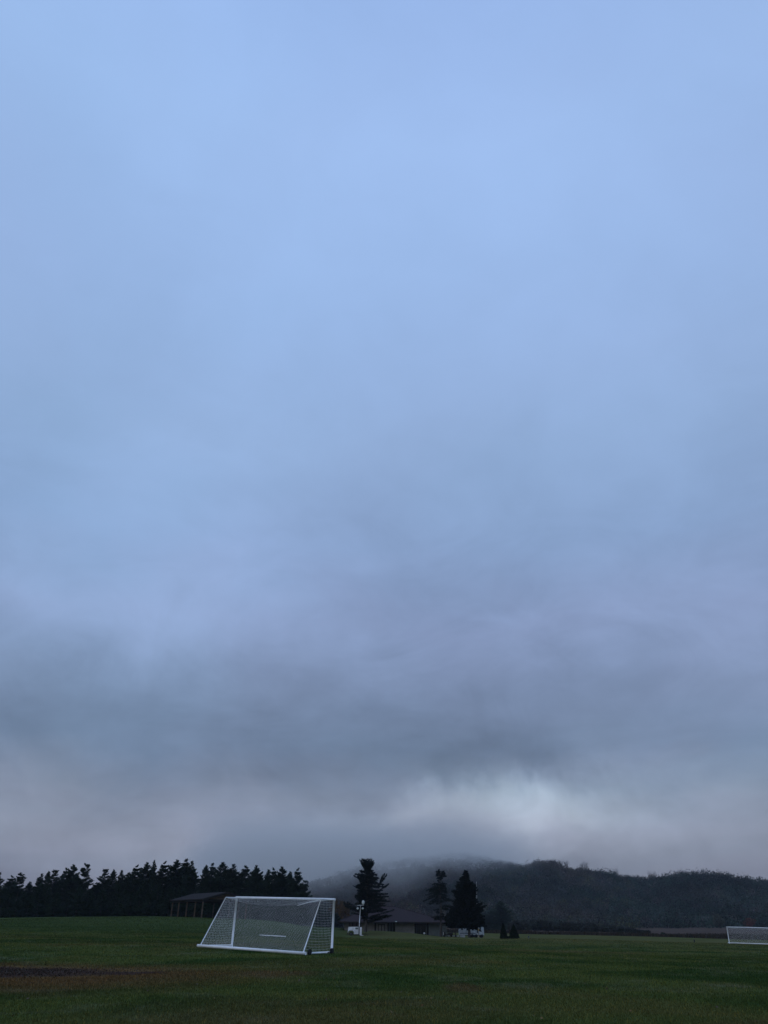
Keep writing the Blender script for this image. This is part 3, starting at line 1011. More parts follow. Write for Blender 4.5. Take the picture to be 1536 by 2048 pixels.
p = gpt(690, 290)
leafy('autumn_tree', p, at(690, 1800, 290).z - p.z, 3.6, M['tan_leaf'], 'tan-leaved autumn tree in haze between the goal post and the ragged spruce', 'autumn tree', 900, .7, 2)
p = gpt(668, 330)
leafy('autumn_tree', p, at(668, 1797, 330).z - p.z, 4.0, M['tan_leaf'], 'browner autumn tree partly behind the right goal post', 'autumn tree', 900, .7, 3)
p = at(1502, 1860, 452)
leafy('autumn_tree', p, 6.2, 3.6, M['rust_leaf'], 'small rust-red tree behind the crossbar of the far goal', 'autumn tree', 700, .6, 4, low=.1)
p = at(1442, 1862, 458)
leafy('autumn_tree', p, 10.5, 4.2, M['pale_leaf'], 'pale leaning tree at the foot of the wooded hill left of the far goal', 'tree', 900, .8, 5, low=.1)

# thicket between pitch and hill: one dark mass
def build_thicket():
    rng = np.random.default_rng(5)
    n = 420
    px = rng.uniform(1028, 1300, n)
    d = rng.uniform(300, 345, n)
    slope = (px - 768) / 1691.0
    x = slope * d
    z = gz(x, d)
    toppy = np.interp(px, [1028, 1070, 1110, 1150, 1200, 1240, 1275, 1300], [1842, 1840, 1843, 1846, 1848, 1852, 1858, 1863])
    topz = EYE - (toppy - 1845) * d / 1933
    h = np.maximum(.8, (topz - z) * rng.uniform(.55, 1.0, n))
    rad = np.minimum(rng.uniform(1.2, 2.2, n), h * .6)
    col = np.array((.020, .026, .022)) * rng.uniform(.6, 1.5, (n, 1)) + np.array((.012, .006, .004)) * rng.random((n, 1))
    o = crowns('thicket', x, d, z + h * .5, rad, h * .5, col, 90, .75, rng, M['forest'])
    tag(o, 'dark tangled thicket between the mown pitch and the hill', 'thicket', kind='stuff')
    # weeds and tall dry grass where mowing stops
    n = 26000
    x = rng.uniform(15, 150, n)
    y = 216 + rng.random(n) ** 2 * 60 + rng.normal(size=n) * .8
    z = gz(x, y)
    h = rng.uniform(.3, .9, n) * (.5 + vnoise(x / 6, y / 5, 4))
    c = np.stack([x, y, z + h * .4], -1)
    dr = rng.normal(size=(n, 3)) * .3
    dr[:, 2] = 1
    q = leaf_quads(c, dr, h, .22, rng)
    cc = np.where(rng.random((n, 1)) < .5, np.array((.045, .032, .022)), np.array((.028, .026, .018))) * rng.uniform(.7, 1.3, (n, 1))
    o = link_mesh('meadow_weeds', np_mesh('meadow_weeds', q, 4, cc), M['weeds'])
    tag(o, 'tall brown weeds along the far mown edge of the pitch', 'weeds', kind='stuff')


build_thicket()
for px, py, hpx, d, lab, sd in ((1241, 1872, 10, 262, 'low dark bush at the right end of the thicket', 1), (1263, 1873, 12, 258, 'round dark bush standing free right of the thicket in the brown meadow', 2),
                                (1326, 1876, 9, 250, 'small dark bush in the meadow midway to the far goal', 3)):
    b = gpt(px, d)
    h = at(px, py - hpx, d).z - b.z
    leafy('bush', b, max(h, 1.2), 1.1, M['dull_leaf'], lab, 'bush', 420, .4, 40 + sd, low=.0)


def arborvitae(px0, px1, top, base_py, d, label, seed):
    rng = np.random.default_rng(seed)
    pxm = (px0 + px1) / 2
    b = gpt(pxm, d)
    w = (at(px1, 1870, d).x - at(px0, 1870, d).x) / 2
    H = at(pxm, top, d).z - b.z
    root = empty('arborvitae', b, 0, label, 'cone shrub', 'cone shrubs on the pitch edge')
    n = 7000
    t = rng.random(n) ** .8
    z = H * (1 - t) if False else H * rng.random(n) ** 1.3
    f = z / H
    r = w * np.clip(1.02 - f ** 1.35, .03, 1) * (1 + .05 * np.sin(f * 25)) * np.minimum(1, .92 + f)
    ph = rng.uniform(0, 2 * PI, n)
    rr = r * rng.uniform(.55, 1.0, n) ** .5
    p = np.stack([rr * np.cos(ph), rr * np.sin(ph), z], -1)
    dr = np.stack([np.cos(ph) * .35, np.sin(ph) * .35, np.ones(n)], -1) + rng.normal(size=(n, 3)) * .25
    q = leaf_quads(p, dr, rng.uniform(.12, .24, n), .09, rng)
    MB().tube([(0, 0, -.1), (0, 0, H * .8)], [.08, .02], 6).build('trunk', M['bark'], root)
    link_mesh('crown', np_mesh('crown', q, 4), M['arbor'], root)


arborvitae(999.5, 1015, 1846.5, 1877, 150, 'left of the two dark cone-shaped shrubs', 1)
arborvitae(1018, 1038.5, 1848.5, 1877, 150, 'right, wider of the two dark cone-shaped shrubs', 2)


# ------------------------------------------------------------------ soccer goals
def v_at(base, *c):
    return tuple(c)


def make_net(root, W, D, Dt, H, cell, rad, sagz=.38, inset=.1, outset=.12, name='net', side=True):
    """local frame: x across the mouth (0..W), y to the back, z up"""
    rng = np.random.default_rng(2)
    mb = MB()
    npan = int(W / cell)
    Ls = math.hypot(D - Dt, H)
    nt = int(Ls / cell)
    ntop = max(2, int(Dt / cell))

    def surf(s, v):
        """s 0..1 across, v 0..ntop+nt"""
        sg = math.sin(PI * s) ** .7
        if v <= ntop:
            t = v / ntop
            x = s * W
            y = Dt * t
            z = H - sagz * sg * t ** 1.3 - .03 * math.sin(PI * t)
        else:
            t = (v - ntop) / nt
            x = s * W
            y = Dt + (D - Dt) * t - .12 * sg * math.sin(PI * t)
            z = (H - sagz * sg) * (1 - t) + .06 * t
        e = inset * (v / ntop if v < ntop else 1 - (v - ntop) / nt * 1.0)
        o = 0 if v < ntop else outset * (v - ntop) / nt
        x = x + (1 - 2 * s) * e - (1 - 2 * s) * o
        return Vector((x, y, z))
    N = [[surf(i / npan, j) + Vector(rng.normal(size=3) * .008) for j in range(ntop + nt + 1)] for i in range(npan + 1)]
    nj = ntop + nt
    # diamond mesh: strands run both diagonals
    for sgn in (1, -1):
        for k in range(-nj, npan + nj + 1):
            pts = [N[k + sgn * j][j] for j in range(nj + 1) if 0 <= k + sgn * j <= npan]
            if len(pts) > 1:
                mb.tube(pts, rad, 3, False)
    mb.tube(N[0], rad * 1.3, 3, False)
    mb.tube(N[-1], rad * 1.3, 3, False)
    mb.build(name, M['cord'], root)
    if not side:
        return
    for sx in (0, 1):
        rad_s = rad * 1.35
        mb = MB()
        nz_ = int(H / cell)
        for k in range(1, nz_ + 1):
            z = H * k / nz_
            yb = Dt + (D - Dt) * (1 - z / H)
            pts = []
            for q in range(13):
                t = q / 12
                e = (inset * (z / H) - outset * (1 - z / H)) * t
                pts.append(Vector(((e if sx == 0 else W - e), yb * t, z - .04 * math.sin(PI * t) + rng.normal() * .004)))
            mb.tube(pts, rad_s, 3, False)
        ny = int(D / cell)
        for k in range(1, ny):
            y = D * k / ny
            zt = H if y < Dt else H * (D - y) / (D - Dt)
            pts = []
            for q in range(12):
                z = zt * q / 11
                e = (inset * (z / H) - outset * (1 - z / H)) * min(1, y / (Dt + (D - Dt) * (1 - z / H)))
                pts.append(Vector(((e if sx == 0 else W - e) + rng.normal() * .004, y + rng.normal() * .006, z + .05)))
            if zt > cell:
                mb.tube(pts, rad_s, 3, False)
        mb.build('side_net', M['cord'], root)


def make_goal(name, L, Rr, D, Dt, label, cell, rad, wheels=True, group=None, depthless=False, sagz=.38, rb=.059):
    """L, Rr: feet of the two posts; back lies to the right-hand normal"""
    L, Rr = Vector(L), Vector(Rr)
    W = (Rr - L).length
    ux = (Rr - L).normalized()
    yb = Vector((ux.y, -ux.x, 0)).normalized()      # towards the back of the goal
    if depthless:
        yb = -yb
    yy = (yb - ux * yb.dot(ux)).normalized()
    zz = ux.cross(yy)
    if zz.z < 0:
        zz = -zz
    root = empty(name, L, 0, label, 'soccer goal', group)
    root.rotation_mode = 'QUATERNION'
    Mx = Matrix((ux, yy, zz)).transposed()
    left_handed = Mx.determinant() < 0
    if left_handed:
        # mirror by swapping ends so that the frame stays right-handed
        root.location = Rr
        Mx = Matrix((-ux, yy, zz)).transposed()
    root.rotation_quaternion = Mx.to_quaternion()
    H = 2.44
    ins, outs = .1, .13
    pm = M['white_paint']
    for x in (0, W):
        MB().tube([(x, 0, 0), (x, 0, H - rb * .9)], rb, 14).build('post', pm, root, True)
    MB().tube([(-rb, 0, H), (W + rb, 0, H)], rb, 14).build('crossbar', pm, root, True)
    for x, s in ((0, 1), (W, -1)):
        MB().tube([(x, 0, H - .02), (x + s * ins, Dt, H - .02)], .026, 8).build('depth_bar', pm, root, True)
        MB().tube([(x + s * ins, Dt, H - .02), (x - s * outs * .6, D, .07)], .027, 8).build('rear_stanchion', pm, root, True)
        MB().tube([(x, .03, .06), (x - s * outs, D, .06)], .048, 10).build('base_bar', pm, root, True)
    MB().tube([(-outs - .14, D, .075), (W + outs + .14, D, .075)], .068, 14).build('back_bar', pm, root, True)
    make_net(root, W, D, Dt, H, cell, rad, sagz, ins, outs)
    return root, W, left_handed


def near_goal():
    L = at(463.5, 1893, 48.14)
    th = .642
    Rr = Vector((L.x + 7.32 * math.cos(th), L.y - 7.32 * math.sin(th), L.z - .17))
    L.z -= .0
    root, W, lh = make_goal('soccer_goal', L, Rr, 2.25, .94, 'large white soccer goal with net seen from behind on the grass', .112, .0023)
    # which local end is the near (right) one
    xr = 0 if lh else W
    s = 1 if lh else -1
    # flip-over wheels on the near side
    for y, x_off in ((1.93, -.10), (.16, -.10)):
        wx = xr - s * (.13 + y * .05)
        w = MB()
        w.disc((wx, y, .125), (1, 0, 0), .125, .07, 20)
        wo = w.build('wheel', M['rubber'], root, False)
        MB().disc((wx, y, .125), (1, 0, 0), .05, .09, 12).build('hub', M['dark_metal'], wo)
        MB().tube([(xr - s * .03, y + .32, .05), (wx + s * .04, y + .05, .08)], .022, 6).build('wheel_bracket', M['dark_metal'], root)
    # bungee rope along the slack top edge
    MB().tube([(xr + s * .1, .94, 2.41), (xr + s * .8, 1.03, 2.27), (xr + s * 1.6, 1.08, 2.11)], .014, 6).build('rope', M['cord'], root)
    return root


near_goal()


def far_goal():
    L = at(1459, 1887, 144)
    Rr = L + Vector((6.65, -3.0, -.12))
    root, W, lh = make_goal('soccer_goal', L, Rr, 1.3, .9, 'distant white soccer goal cut by the right picture edge', .14, .0042, depthless=True, rb=.056)
    # padded dark wrap halfway up the left post
    return root


far_goal()

# long white pipe lying in the grass behind the near goal
a, b = at(520, 1864, 100), at(572, 1865.3, 98)
a.z, b.z = float(gz(a.x, a.y)[0]) + .06, float(gz(b.x, b.y)[0]) + .06
pipe = MB().tube([a, (a + b) / 2 + Vector((0, 0, .01)), b], .05, 8).build('white_pipe', M['white_paint'], None, True)
tag(pipe, 'white pipe lying on the grass, seen through the near goal net', 'pipe')


# ------------------------------------------------------------------ picnic pavilion
def pavilion():
    o = at(404.4, 1797.6, 150)               # near left eave corner
    far = at(338.8, 1801.3, 163)
    ang = math.atan2(far.y - o.y, far.x - o.x)
    L = Vector((far.x - o.x, far.y - o.y)).length
    base = gz(o.x, o.y)[0]
    ze = o.z - base
    zr = at(454.4, 1783.3, 152.7).z - base
    W = 9.6
    root = empty('pavilion', (o.x, o.y, base), ang, 'open wooden picnic pavilion with a low gable roof on the grassy rise', 'pavilion')
    # local x runs to the far end, local -y runs across to the other eave
    def zg(x, y):
        c, s = math.cos(ang), math.sin(ang)
        return float(gz(o.x + x * c - y * s, o.y + x * s + y * c)[0]) - base
    th = .14
    for k, nm in ((0, 'roof_slope'), (1, 'roof_slope')):
        y0 = 0 if k == 0 else -W
        v = [(0, y0, ze), (L, y0, ze), (L, -W / 2, zr), (0, -W / 2, zr)]
        v = v + [(a, b_, c - th) for a, b_, c in v]
        f = [(0, 1, 2, 3), (7, 6, 5, 4), (0, 4, 5, 1), (1, 5, 6, 2), (2, 6, 7, 3), (3, 7, 4, 0)]
        MB().add(v, f).build(nm, M['shingle_grey'], root)
    for x in (-.04, L + .04):
        for y0 in (0.02, -W - .02):
            MB().add([(x - .03, y0, ze - .30), (x - .03, y0, ze + .02), (x - .03, -W / 2, zr + .02), (x - .03, -W / 2, zr - .30),
                      (x + .03, y0, ze - .30), (x + .03, y0, ze + .02), (x + .03, -W / 2, zr + .02), (x + .03, -W / 2, zr - .30)],
                     [(0, 1, 2, 3), (7, 6, 5, 4), (0, 4, 5, 1), (1, 5, 6, 2), (2, 6, 7, 3), (3, 7, 4, 0)]).build('barge_board', M['dark_wood'], root)
    # gable panel set back, open below the tie beam
    sb = .5
    g0 = ze - .05
    MB().add([(sb, -1.1, g0 + .02), (sb, -W / 2, zr - .22), (sb, -W + 1.1, g0 + .02), (sb + .08, -1.1, g0 + .02), (sb + .08, -W / 2, zr - .22), (sb + .08, -W + 1.1, g0 + .02)],
             [(0, 1, 2), (5, 4, 3), (0, 3, 4, 1), (1, 4, 5, 2), (2, 5, 3, 0)]).build('gable_panel', M['gable_wood'], root)
    for y in (-.5, -W + .5):
        MB().box(.35, L - .3, y - .09, y + .09, ze - .42, ze - .14).build('eave_beam', M['dark_wood'], root)
    for x in (.6, L * .25, L * .5, L * .75, L - .6):
        MB().box(x - .07, x + .07, -W + .6, -.6, ze - .40, ze - .16).build('tie_beam', M['dark_wood'], root)
        for y in (-.5, -W + .5):
            z0 = zg(x, y) - .15
            MB().box(x - .10, x + .10, y - .10, y + .10, z0, ze - .425, .015).build('post', M['post_wood'], root)
            MB().box(x - .075, x + .075, y - .6 if y > -1 else y + .1, y - .1 if y > -1 else y + .6, ze - .62, ze - .43).build('bracket', M['dark_wood'], root)
    # picnic tables below the roof are separate things
    c, s = math.cos(ang), math.sin(ang)
    for i, (x, y, lab) in enumerate(((3.0, -3.2, 'dark picnic table nearest the open gable end under the pavilion'), (8.5, -2.6, 'dark picnic table in the middle under the pavilion roof'), (13.0, -4.6, 'dark picnic table at the far end under the pavilion'))):
        if x > L - 1: continue
        wx, wy = o.x + x * c - y * s, o.y + x * s + y * c
        t = empty('picnic_table', (wx, wy, float(gz(wx, wy)[0])), ang, lab, 'picnic table', 'tables in the pavilion')
        MB().box(-.9, .9, -.37, .37, .70, .75).build('table_top', M['dark_wood'], t)
        for yy in (-.75, .75):
            MB().box(-.9, .9, yy - .14, yy + .14, .42, .46).build('bench', M['dark_wood'], t)
        for xx in (-.65, .65):
            m_ = MB()
            for q in (-1, 1):
                m_.tube([(xx, q * .62, 0), (xx, q * .22, .70)], .04, 4)
            m_.box(xx - .03, xx + .03, -.75, .75, .34, .42)
            m_.build('leg_frame', M['dark_wood'], t)


pavilion()


# ------------------------------------------------------------------ low hipped building
def building():
    Y0 = 196.0
    b = gpt(785, Y0)
    root = empty('clubhouse', (0, Y0, 0), 0, 'long low tan building with a brown hipped roof behind the mound', 'building')
    X = lambda px: at(px, 1850, Y0).x
    zt = 1.30
    zb = -2.4
    # wall bays (pixel spans of the facade) and recesses
    T = .25
    def bay(x0, x1, y=0.0, m='siding', z0=zb, z1=zt, nm='wall'):
        return MB().box(x0, x1, y, y + T, z0, z1).build(nm, M[m], root)
    bay(X(689), X(698)); bay(X(722), X(749)); bay(X(752.3), X(756))
    bay(X(770), X(775)); bay(X(790), X(829)); bay(X(857), X(893), 0, 'grey_and_dim_siding')  # last bay: darker, bluer shade of a turned-away wall put into its colour
    bay(X(756), X(770), 0, 'siding', at(760, 1848.5, Y0).z, zt)
    zw1, zw0 = at(708, 1845.6, Y0).z, at(708, 1852, Y0).z
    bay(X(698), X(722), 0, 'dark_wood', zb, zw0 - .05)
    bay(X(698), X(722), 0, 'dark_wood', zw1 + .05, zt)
    # return and back walls
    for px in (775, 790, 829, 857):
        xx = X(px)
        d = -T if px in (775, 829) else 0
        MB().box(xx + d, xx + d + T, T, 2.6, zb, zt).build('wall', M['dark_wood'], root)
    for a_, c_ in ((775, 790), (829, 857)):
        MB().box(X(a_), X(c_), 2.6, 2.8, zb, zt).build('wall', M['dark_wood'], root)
    MB().box(X(689), X(689) + T, T, 15, zb, zt).build('wall', M['siding'], root)
    MB().box(X(893) - T, X(893), T, 15, zb, zt).build('wall', M['grey_and_dim_siding'], root)
    MB().box(X(689), X(893), 15, 15.25, zb, zt).build('wall', M['siding'], root)
    # high window band with three panes
    x0, x1 = X(698), X(720)
    w = MB()
    w.box(x0, x1, .02, .12, zw1 - .05, zw1 + .05); w.box(x0, x1, .02, .12, zw0 - .05, zw0 + .05)
    n = 3
    for i in range(n + 1):
        xx = x0 + (x1 - x0) * i / n
        w.box(xx - .07, xx + .07, .015, .125, zw0 + .05, zw1 - .05)
    wo = w.build('window', M['dark_wood'], root)
    for i in range(n):
        a_, c_ = x0 + (x1 - x0) * i / n + .07, x0 + (x1 - x0) * (i + 1) / n - .07
        MB().box(a_, c_, .08, .10, zw0 + .05, zw1 - .05).build('pane', M['curtain'], wo)
    MB().box(X(720), X(722), -.04, .2, zb, zt).build('pilaster', M['dark_wood'], root)
    MB().box(X(749), X(752.3) - .02, -.10, .25, zb, zt).build('pilaster', M['dark_wood'], root)
    # double door with dark frame
    dx0, dx1 = X(756), X(770)
    zd = at(760, 1848.5, Y0).z
    fz = -0.62
    f = MB()
    f.box(dx0, dx1, -.04, .14, zd - .12, zd + .02)
    for xx in (dx0 + .07, (dx0 + dx1) / 2, dx1 - .07):
        f.box(xx - .08, xx + .08, -.045, .135, zb, zd - .12)
    f.build('door_frame', M['dark_wood'], root)
    for k in (0, 1):
        a_ = dx0 + .15 + k * ((dx1 - dx0) / 2 - .07)
        c_ = a_ + (dx1 - dx0) / 2 - .23
        d_ = MB().box(a_, c_, .03, .09, zb, zd - .12).build('door', M['siding'], root)
        MB().box(c_ - .12 if k == 0 else a_ + .06, c_ - .06 if k == 0 else a_ + .12, -.02, .03, fz + .95, fz + 1.1).build('handle', M['light_metal'], d_)
    # columns and glazing in the recesses
    for px in (779.5, 785):
        MB().box(X(px) - .09, X(px) + .09, .1, .28, zb, zt).build('column', M['grey_and_dim_siding'], root)
    for a_, c_ in ((777, 788), (833, 842), (843, 852)):
        fr = MB()
        x_a, x_c = X(a_), X(c_)
        z_a, z_c = -1.3, .9
        fr.box(x_a, x_c, 2.5, 2.58, z_c - .06, z_c); fr.box(x_a, x_c, 2.5, 2.58, z_a, z_a + .06)
        fr.box(x_a, x_a + .06, 2.5, 2.58, z_a + .06, z_c - .06); fr.box(x_c - .06, x_c, 2.5, 2.58, z_a + .06, z_c - .06)
        fo = fr.build('window', M['grey_and_dim_siding'], root)
        MB().box(x_a + .06, x_c - .06, 2.53, 2.55, z_a + .06, z_c - .06).build('pane', M['glass'], fo)
    MB().box(X(852), X(853.6), .05, .3, zb, zt).build('column', M['grey_and_dim_siding'], root)
    # roof
    el, er = X(677.6), X(903)
    ye, yk = -1.5, 17.5
    ze = 1.50
    rl, rr_, yr = at(742, 1813, 204).x, at(789, 1813, 204).x, 8.0
    zr = at(768, 1813.3, 204).z
    v = [(el, ye, ze), (er, ye, ze), (er, yk, ze), (el, yk, ze), (rl, yr, zr), (rr_, yr, zr)]
    for f_, in (((0, 1, 5, 4),), ((1, 2, 5),), ((2, 3, 4, 5),), ((3, 0, 4),)):
        pts = [Vector(v[i]) for i in f_]
        nrm = (pts[1] - pts[0]).cross(pts[2] - pts[0]).normalized() * .05
        k = len(pts)
        vv = pts + [q_ - nrm for q_ in pts]
        ff = [tuple(range(k)), tuple(reversed(range(k, 2 * k)))] + [(i, i + k, (i + 1) % k + k, (i + 1) % k) for i in range(k)]
        MB().add(vv, ff).build('roof_slope', M['shingle_brown'], root)
    fb = .30
    MB().box(el, er, ye - .03, ye + .03, ze - fb, ze - .012).build('fascia', M['dark_wood'], root)
    MB().box(el, er, yk - .03, yk + .03, ze - fb, ze - .012).build('fascia', M['dark_wood'], root)
    MB().box(el - .03, el + .03, ye + .03, yk - .03, ze - fb, ze - .012).build('fascia', M['dark_wood'], root)
    MB().box(er - .03, er + .03, ye + .03, yk - .03, ze - fb, ze - .012).build('fascia', M['dark_wood'], root)
    MB().box(el + .03, er - .03, ye + .03, yk - .03, ze - .20, ze - .14).build('soffit', M['dark_wood'], root)
    # ridge caps
    MB().tube([(rl, yr, zr + .02), (rr_, yr, zr + .02)], .08, 6).build('ridge_cap', M['shingle_brown'], root)
    MB().tube([(rr_, yr, zr + .02), (er, ye, ze + .03)], .07, 6).build('ridge_cap', M['shingle_brown'], root)
    MB().tube([(rl, yr, zr + .02), (el, ye, ze + .03)], .07, 6).build('ridge_cap', M['shingle_brown'], root)
    # vent pipe near the hip, flood lamp under the eave
    pv = at(854.5, 1829.5, 202)
    MB().tube([(pv.x, 6, pv.z - .8), (pv.x, 6, pv.z + .35)], .09, 8).build('vent_pipe', M['dark_metal'], root)
    pl = at(792, 1843.4, Y0 + ye)
    lm = MB()
    lm.ell((pl.x, ye - .14, pl.z), .26, .16, .12)
    lo = lm.build('flood_light', M['lamp_glass'], root, True)
    MB().box(pl.x - .05, pl.x + .05, ye - .06, ye - .03, pl.z - .05, pl.z + .08).build('bracket', M['light_metal'], lo)
    # pale ball beside the dark opening
    g_ = at(848.5, 1866.3, 195)
    gzv = float(gz(g_.x, 195)[0])
    o = MB().ell((0, 0, .2), .24, .24, .2).build('pale_boulder', M['trailer_white'], None, True)
    o.location = (g_.x, 195, max(gzv, g_.z - .25))
    tag(o, 'small pale boulder at the foot of the dark doorway', 'boulder')


building()


# ------------------------------------------------------------------ light tower trailer
def light_tower():
    d = 178.0
    base = gpt(709, d)
    root = empty('light_tower_trailer', base, 0, 'white towable light tower with raised mast parked left of the building door', 'light tower')
    X = lambda px: (px - 709) * d / 1691
    wm = M['trailer_white']
    prof = [(X(695.8), .55), (X(695.8), .85), (X(696.6), 1.50), (X(697.4), 1.62), (X(716.5), 1.62), (X(716.8), .30), (X(708.2), .30), (X(706.8), .70), (X(705.3), .88), (X(699.0), .88), (X(697.3), .70), (X(696.9), .55)]
    MB().prism(prof, -.65, .65).build('body', wm, root)
    MB().box(X(716.9), X(718.8), -.28, .28, .35, 1.62).build('mast_cradle', M['dark_metal'], root)
    MB().box(X(719.0), X(723.2), -.45, .45, .12, 1.55, .03).build('rear_cabinet', wm, root)
    MB().box(X(699.5), X(707), -.672, -.655, 1.0, 1.06).build('body_seam', M['light_metal'], root)
    MB().box(X(708.5), X(715.8), -.668, -.653, .55, 1.05).build('access_door', M['light_metal'], root)
    MB().box(X(710.6), X(716.0), -.668, -.653, 1.14, 1.50).build('vent_panel', M['grey_and_dim_siding'], root)
    for y in (-.78, .78):
        w = MB().disc((X(702.1), y, .34), (0, 1, 0), .34, .2, 20).build('wheel', M['rubber'], root)
        MB().disc((X(702.1), y - .02 * (1 if y > 0 else 1), .34), (0, 1, 0), .11, .21, 14).build('rim', M['grey_and_dim_siding'], w)
        MB().prism([(X(696.4), .55), (X(697.2), .84), (X(699.2), .94), (X(705.2), .94), (X(707.3), .80), (X(707.9), .5), (X(707.3), .5), (X(706.5), .76), (X(704.8), .86), (X(699.6), .86), (X(698.0), .78), (X(697.2), .55)], y - .12, y + .12).build('fender', M['dark_metal'], root)
    MB().box(X(695.5), X(724.5), -.35, -.25, .22, .32).build('chassis_rail', M['dark_metal'], root)
    MB().box(X(695.5), X(724.5), .25, .35, .22, .32).build('chassis_rail', M['dark_metal'], root)
    MB().tube([(X(724.5), -.3, .27), (X(733.5), 0, .30), (X(724.5), .3, .27)], .05, 6).build('drawbar', M['dark_metal'], root)
    MB().tube([(X(730.0), 0, 0.0), (X(730.0), 0, .55)], .05, 8).build('jack', M['dark_metal'], root)
    MB().tube([(X(735.4), 0, 0.0), (X(733.5), 0, .34)], .04, 8).build('coupler', M['dark_metal'], root)
    MB().box(X(721), X(726.6), -.55, -.45, .03, .12).build('outrigger', wm, root)
    MB().tube([(X(693.6), -.3, 0.02), (X(695.6), -.3, .6)], .05, 6).build('outrigger', M['dark_metal'], root)
    zt = at(720, 1810.8, d).z - base.z
    MB().box(X(717.6), X(718.9), -.09, .09, 1.4, 2.3).build('mast_section', wm, root)
    m2 = MB()
    m2.tube([(X(718.2), 0, 2.3), (X(720), 0, zt)], [.085, .06], 8)
    m2.build('mast', wm, root, True)
    MB().tube([(X(713), 0, zt), (X(727), 0, zt + .05)], .05, 8).build('crossarm', wm, root, True)
    for (px, py, rx, rz_, col) in ((726.4, 1805, .30, .42, 'lamp_glass'), (715.4, 1817, .24, .20, 'lamp_glass'), (725.4, 1817, .24, .18, 'lamp_glass'), (715.2, 1805, .26, .34, 'dark_metal')):
        p_ = at(px, py, d) - base
        l_ = MB().ell((p_.x, -.12, p_.z), rx, .14, rz_, 14, 8).build('lamp', M[col], root, True)
        MB().box(p_.x - rx * .5, p_.x + rx * .5, -.02, .2, p_.z - rz_ * .6, p_.z + rz_ * .6, .03).build('lamp_housing', M['dark_metal'], l_)
        MB().tube([(p_.x, 0, p_.z), (X(719.8) if abs(p_.z - zt) > .9 else p_.x, 0, zt)], .03, 5).build('lamp_arm', M['dark_metal'], l_)


light_tower()


# ------------------------------------------------------------------ camper, golf cart, poles
def camper():
    d = 187.0
    base = gpt(943, d)
    root = empty('camper_trailer', base, 0, 'white travel trailer parked behind the broad black spruce', 'camper trailer')
    X = lambda px: (px - 943) * d / 1691
    H0, H1 = .5, at(943, 1848.3, d).z - base.z
    Hl = at(925, 1854, d).z - base.z
    prof = [(X(919), H0), (X(918.4), 1.2), (X(919.5), Hl - .2), (X(922), Hl), (X(929), Hl + .1), (X(933), H1 - .15), (X(936), H1), (X(964), H1), (X(966.6), H1 - .3), (X(967), H0)]
    MB().prism(prof, -1.1, 1.1).build('body', M['trailer_white'], root)
    MB().box(X(919.2), X(950), -1.125, -1.103, .78, .90).build('stripe', M['belt'], root)
    MB().box(X(919.2), X(966), -1.115, -1.104, 1.06, 1.09).build('belt_trim', M['light_metal'], root)
    for a, b_, z0, z1 in ((932, 938, 1.35, 1.95), (942.5, 947.5, 1.35, 1.95), (952.6, 955.3, .85, 1.55), (921.5, 926, 1.45, 1.8)):
        w = MB().box(X(a), X(b_), -1.13, -1.105, z0, z1).build('window', M['light_metal'], root)
        MB().box(X(a) + .05, X(b_) - .05, -1.137, -1.131, z0 + .05, z1 - .05).build('pane', M['glass'], w)
    dr = MB().box(X(957.2), X(962), -1.128, -1.104, .55, 2.3).build('door', M['trailer_white'], root)
    MB().box(X(958.0), X(961.2), -1.134, -1.129, 1.5, 2.1).build('pane', M['glass'], dr)
    for px in (943.5, 951, 962):
        for y in (-1.0, 1.0):
            MB().disc((X(px), y, .36), (0, 1, 0), .36, .2, 18).build('wheel', M['rubber'], root)
    MB().box(X(919.5), X(966.5), -1.0, 1.0, .38, .49).build('chassis', M['dark_metal'], root)
    MB().box(X(919), X(929), -1.05, -1.0, .02, .46).build('skirt', M['trailer_white'], root)
    MB().box(X(950), X(951), -1.135, -1.1, .5, 1.0).build('corner_trim', M['light_metal'], root)
    # low flat trailer beside it
    b2 = gpt(908, 184)
    r2 = empty('flatbed_trailer', b2, 0, 'low pale flatbed trailer on the grass between golf cart and camper', 'trailer')
    x0, x1 = (896 - 908) * 184 / 1691, (918 - 908) * 184 / 1691
    MB().box(x0, x1, -.7, .7, .20, .28).build('deck', M['light_metal'], r2)
    MB().box(x0, x1, -.74, -.70, .12, .28).build('side_rail', M['trailer_white'], r2)
    for y in (-.85, .85):
        MB().disc((.3, y, .2), (0, 1, 0), .2, .12, 14).build('wheel', M['rubber'], r2)


camper()


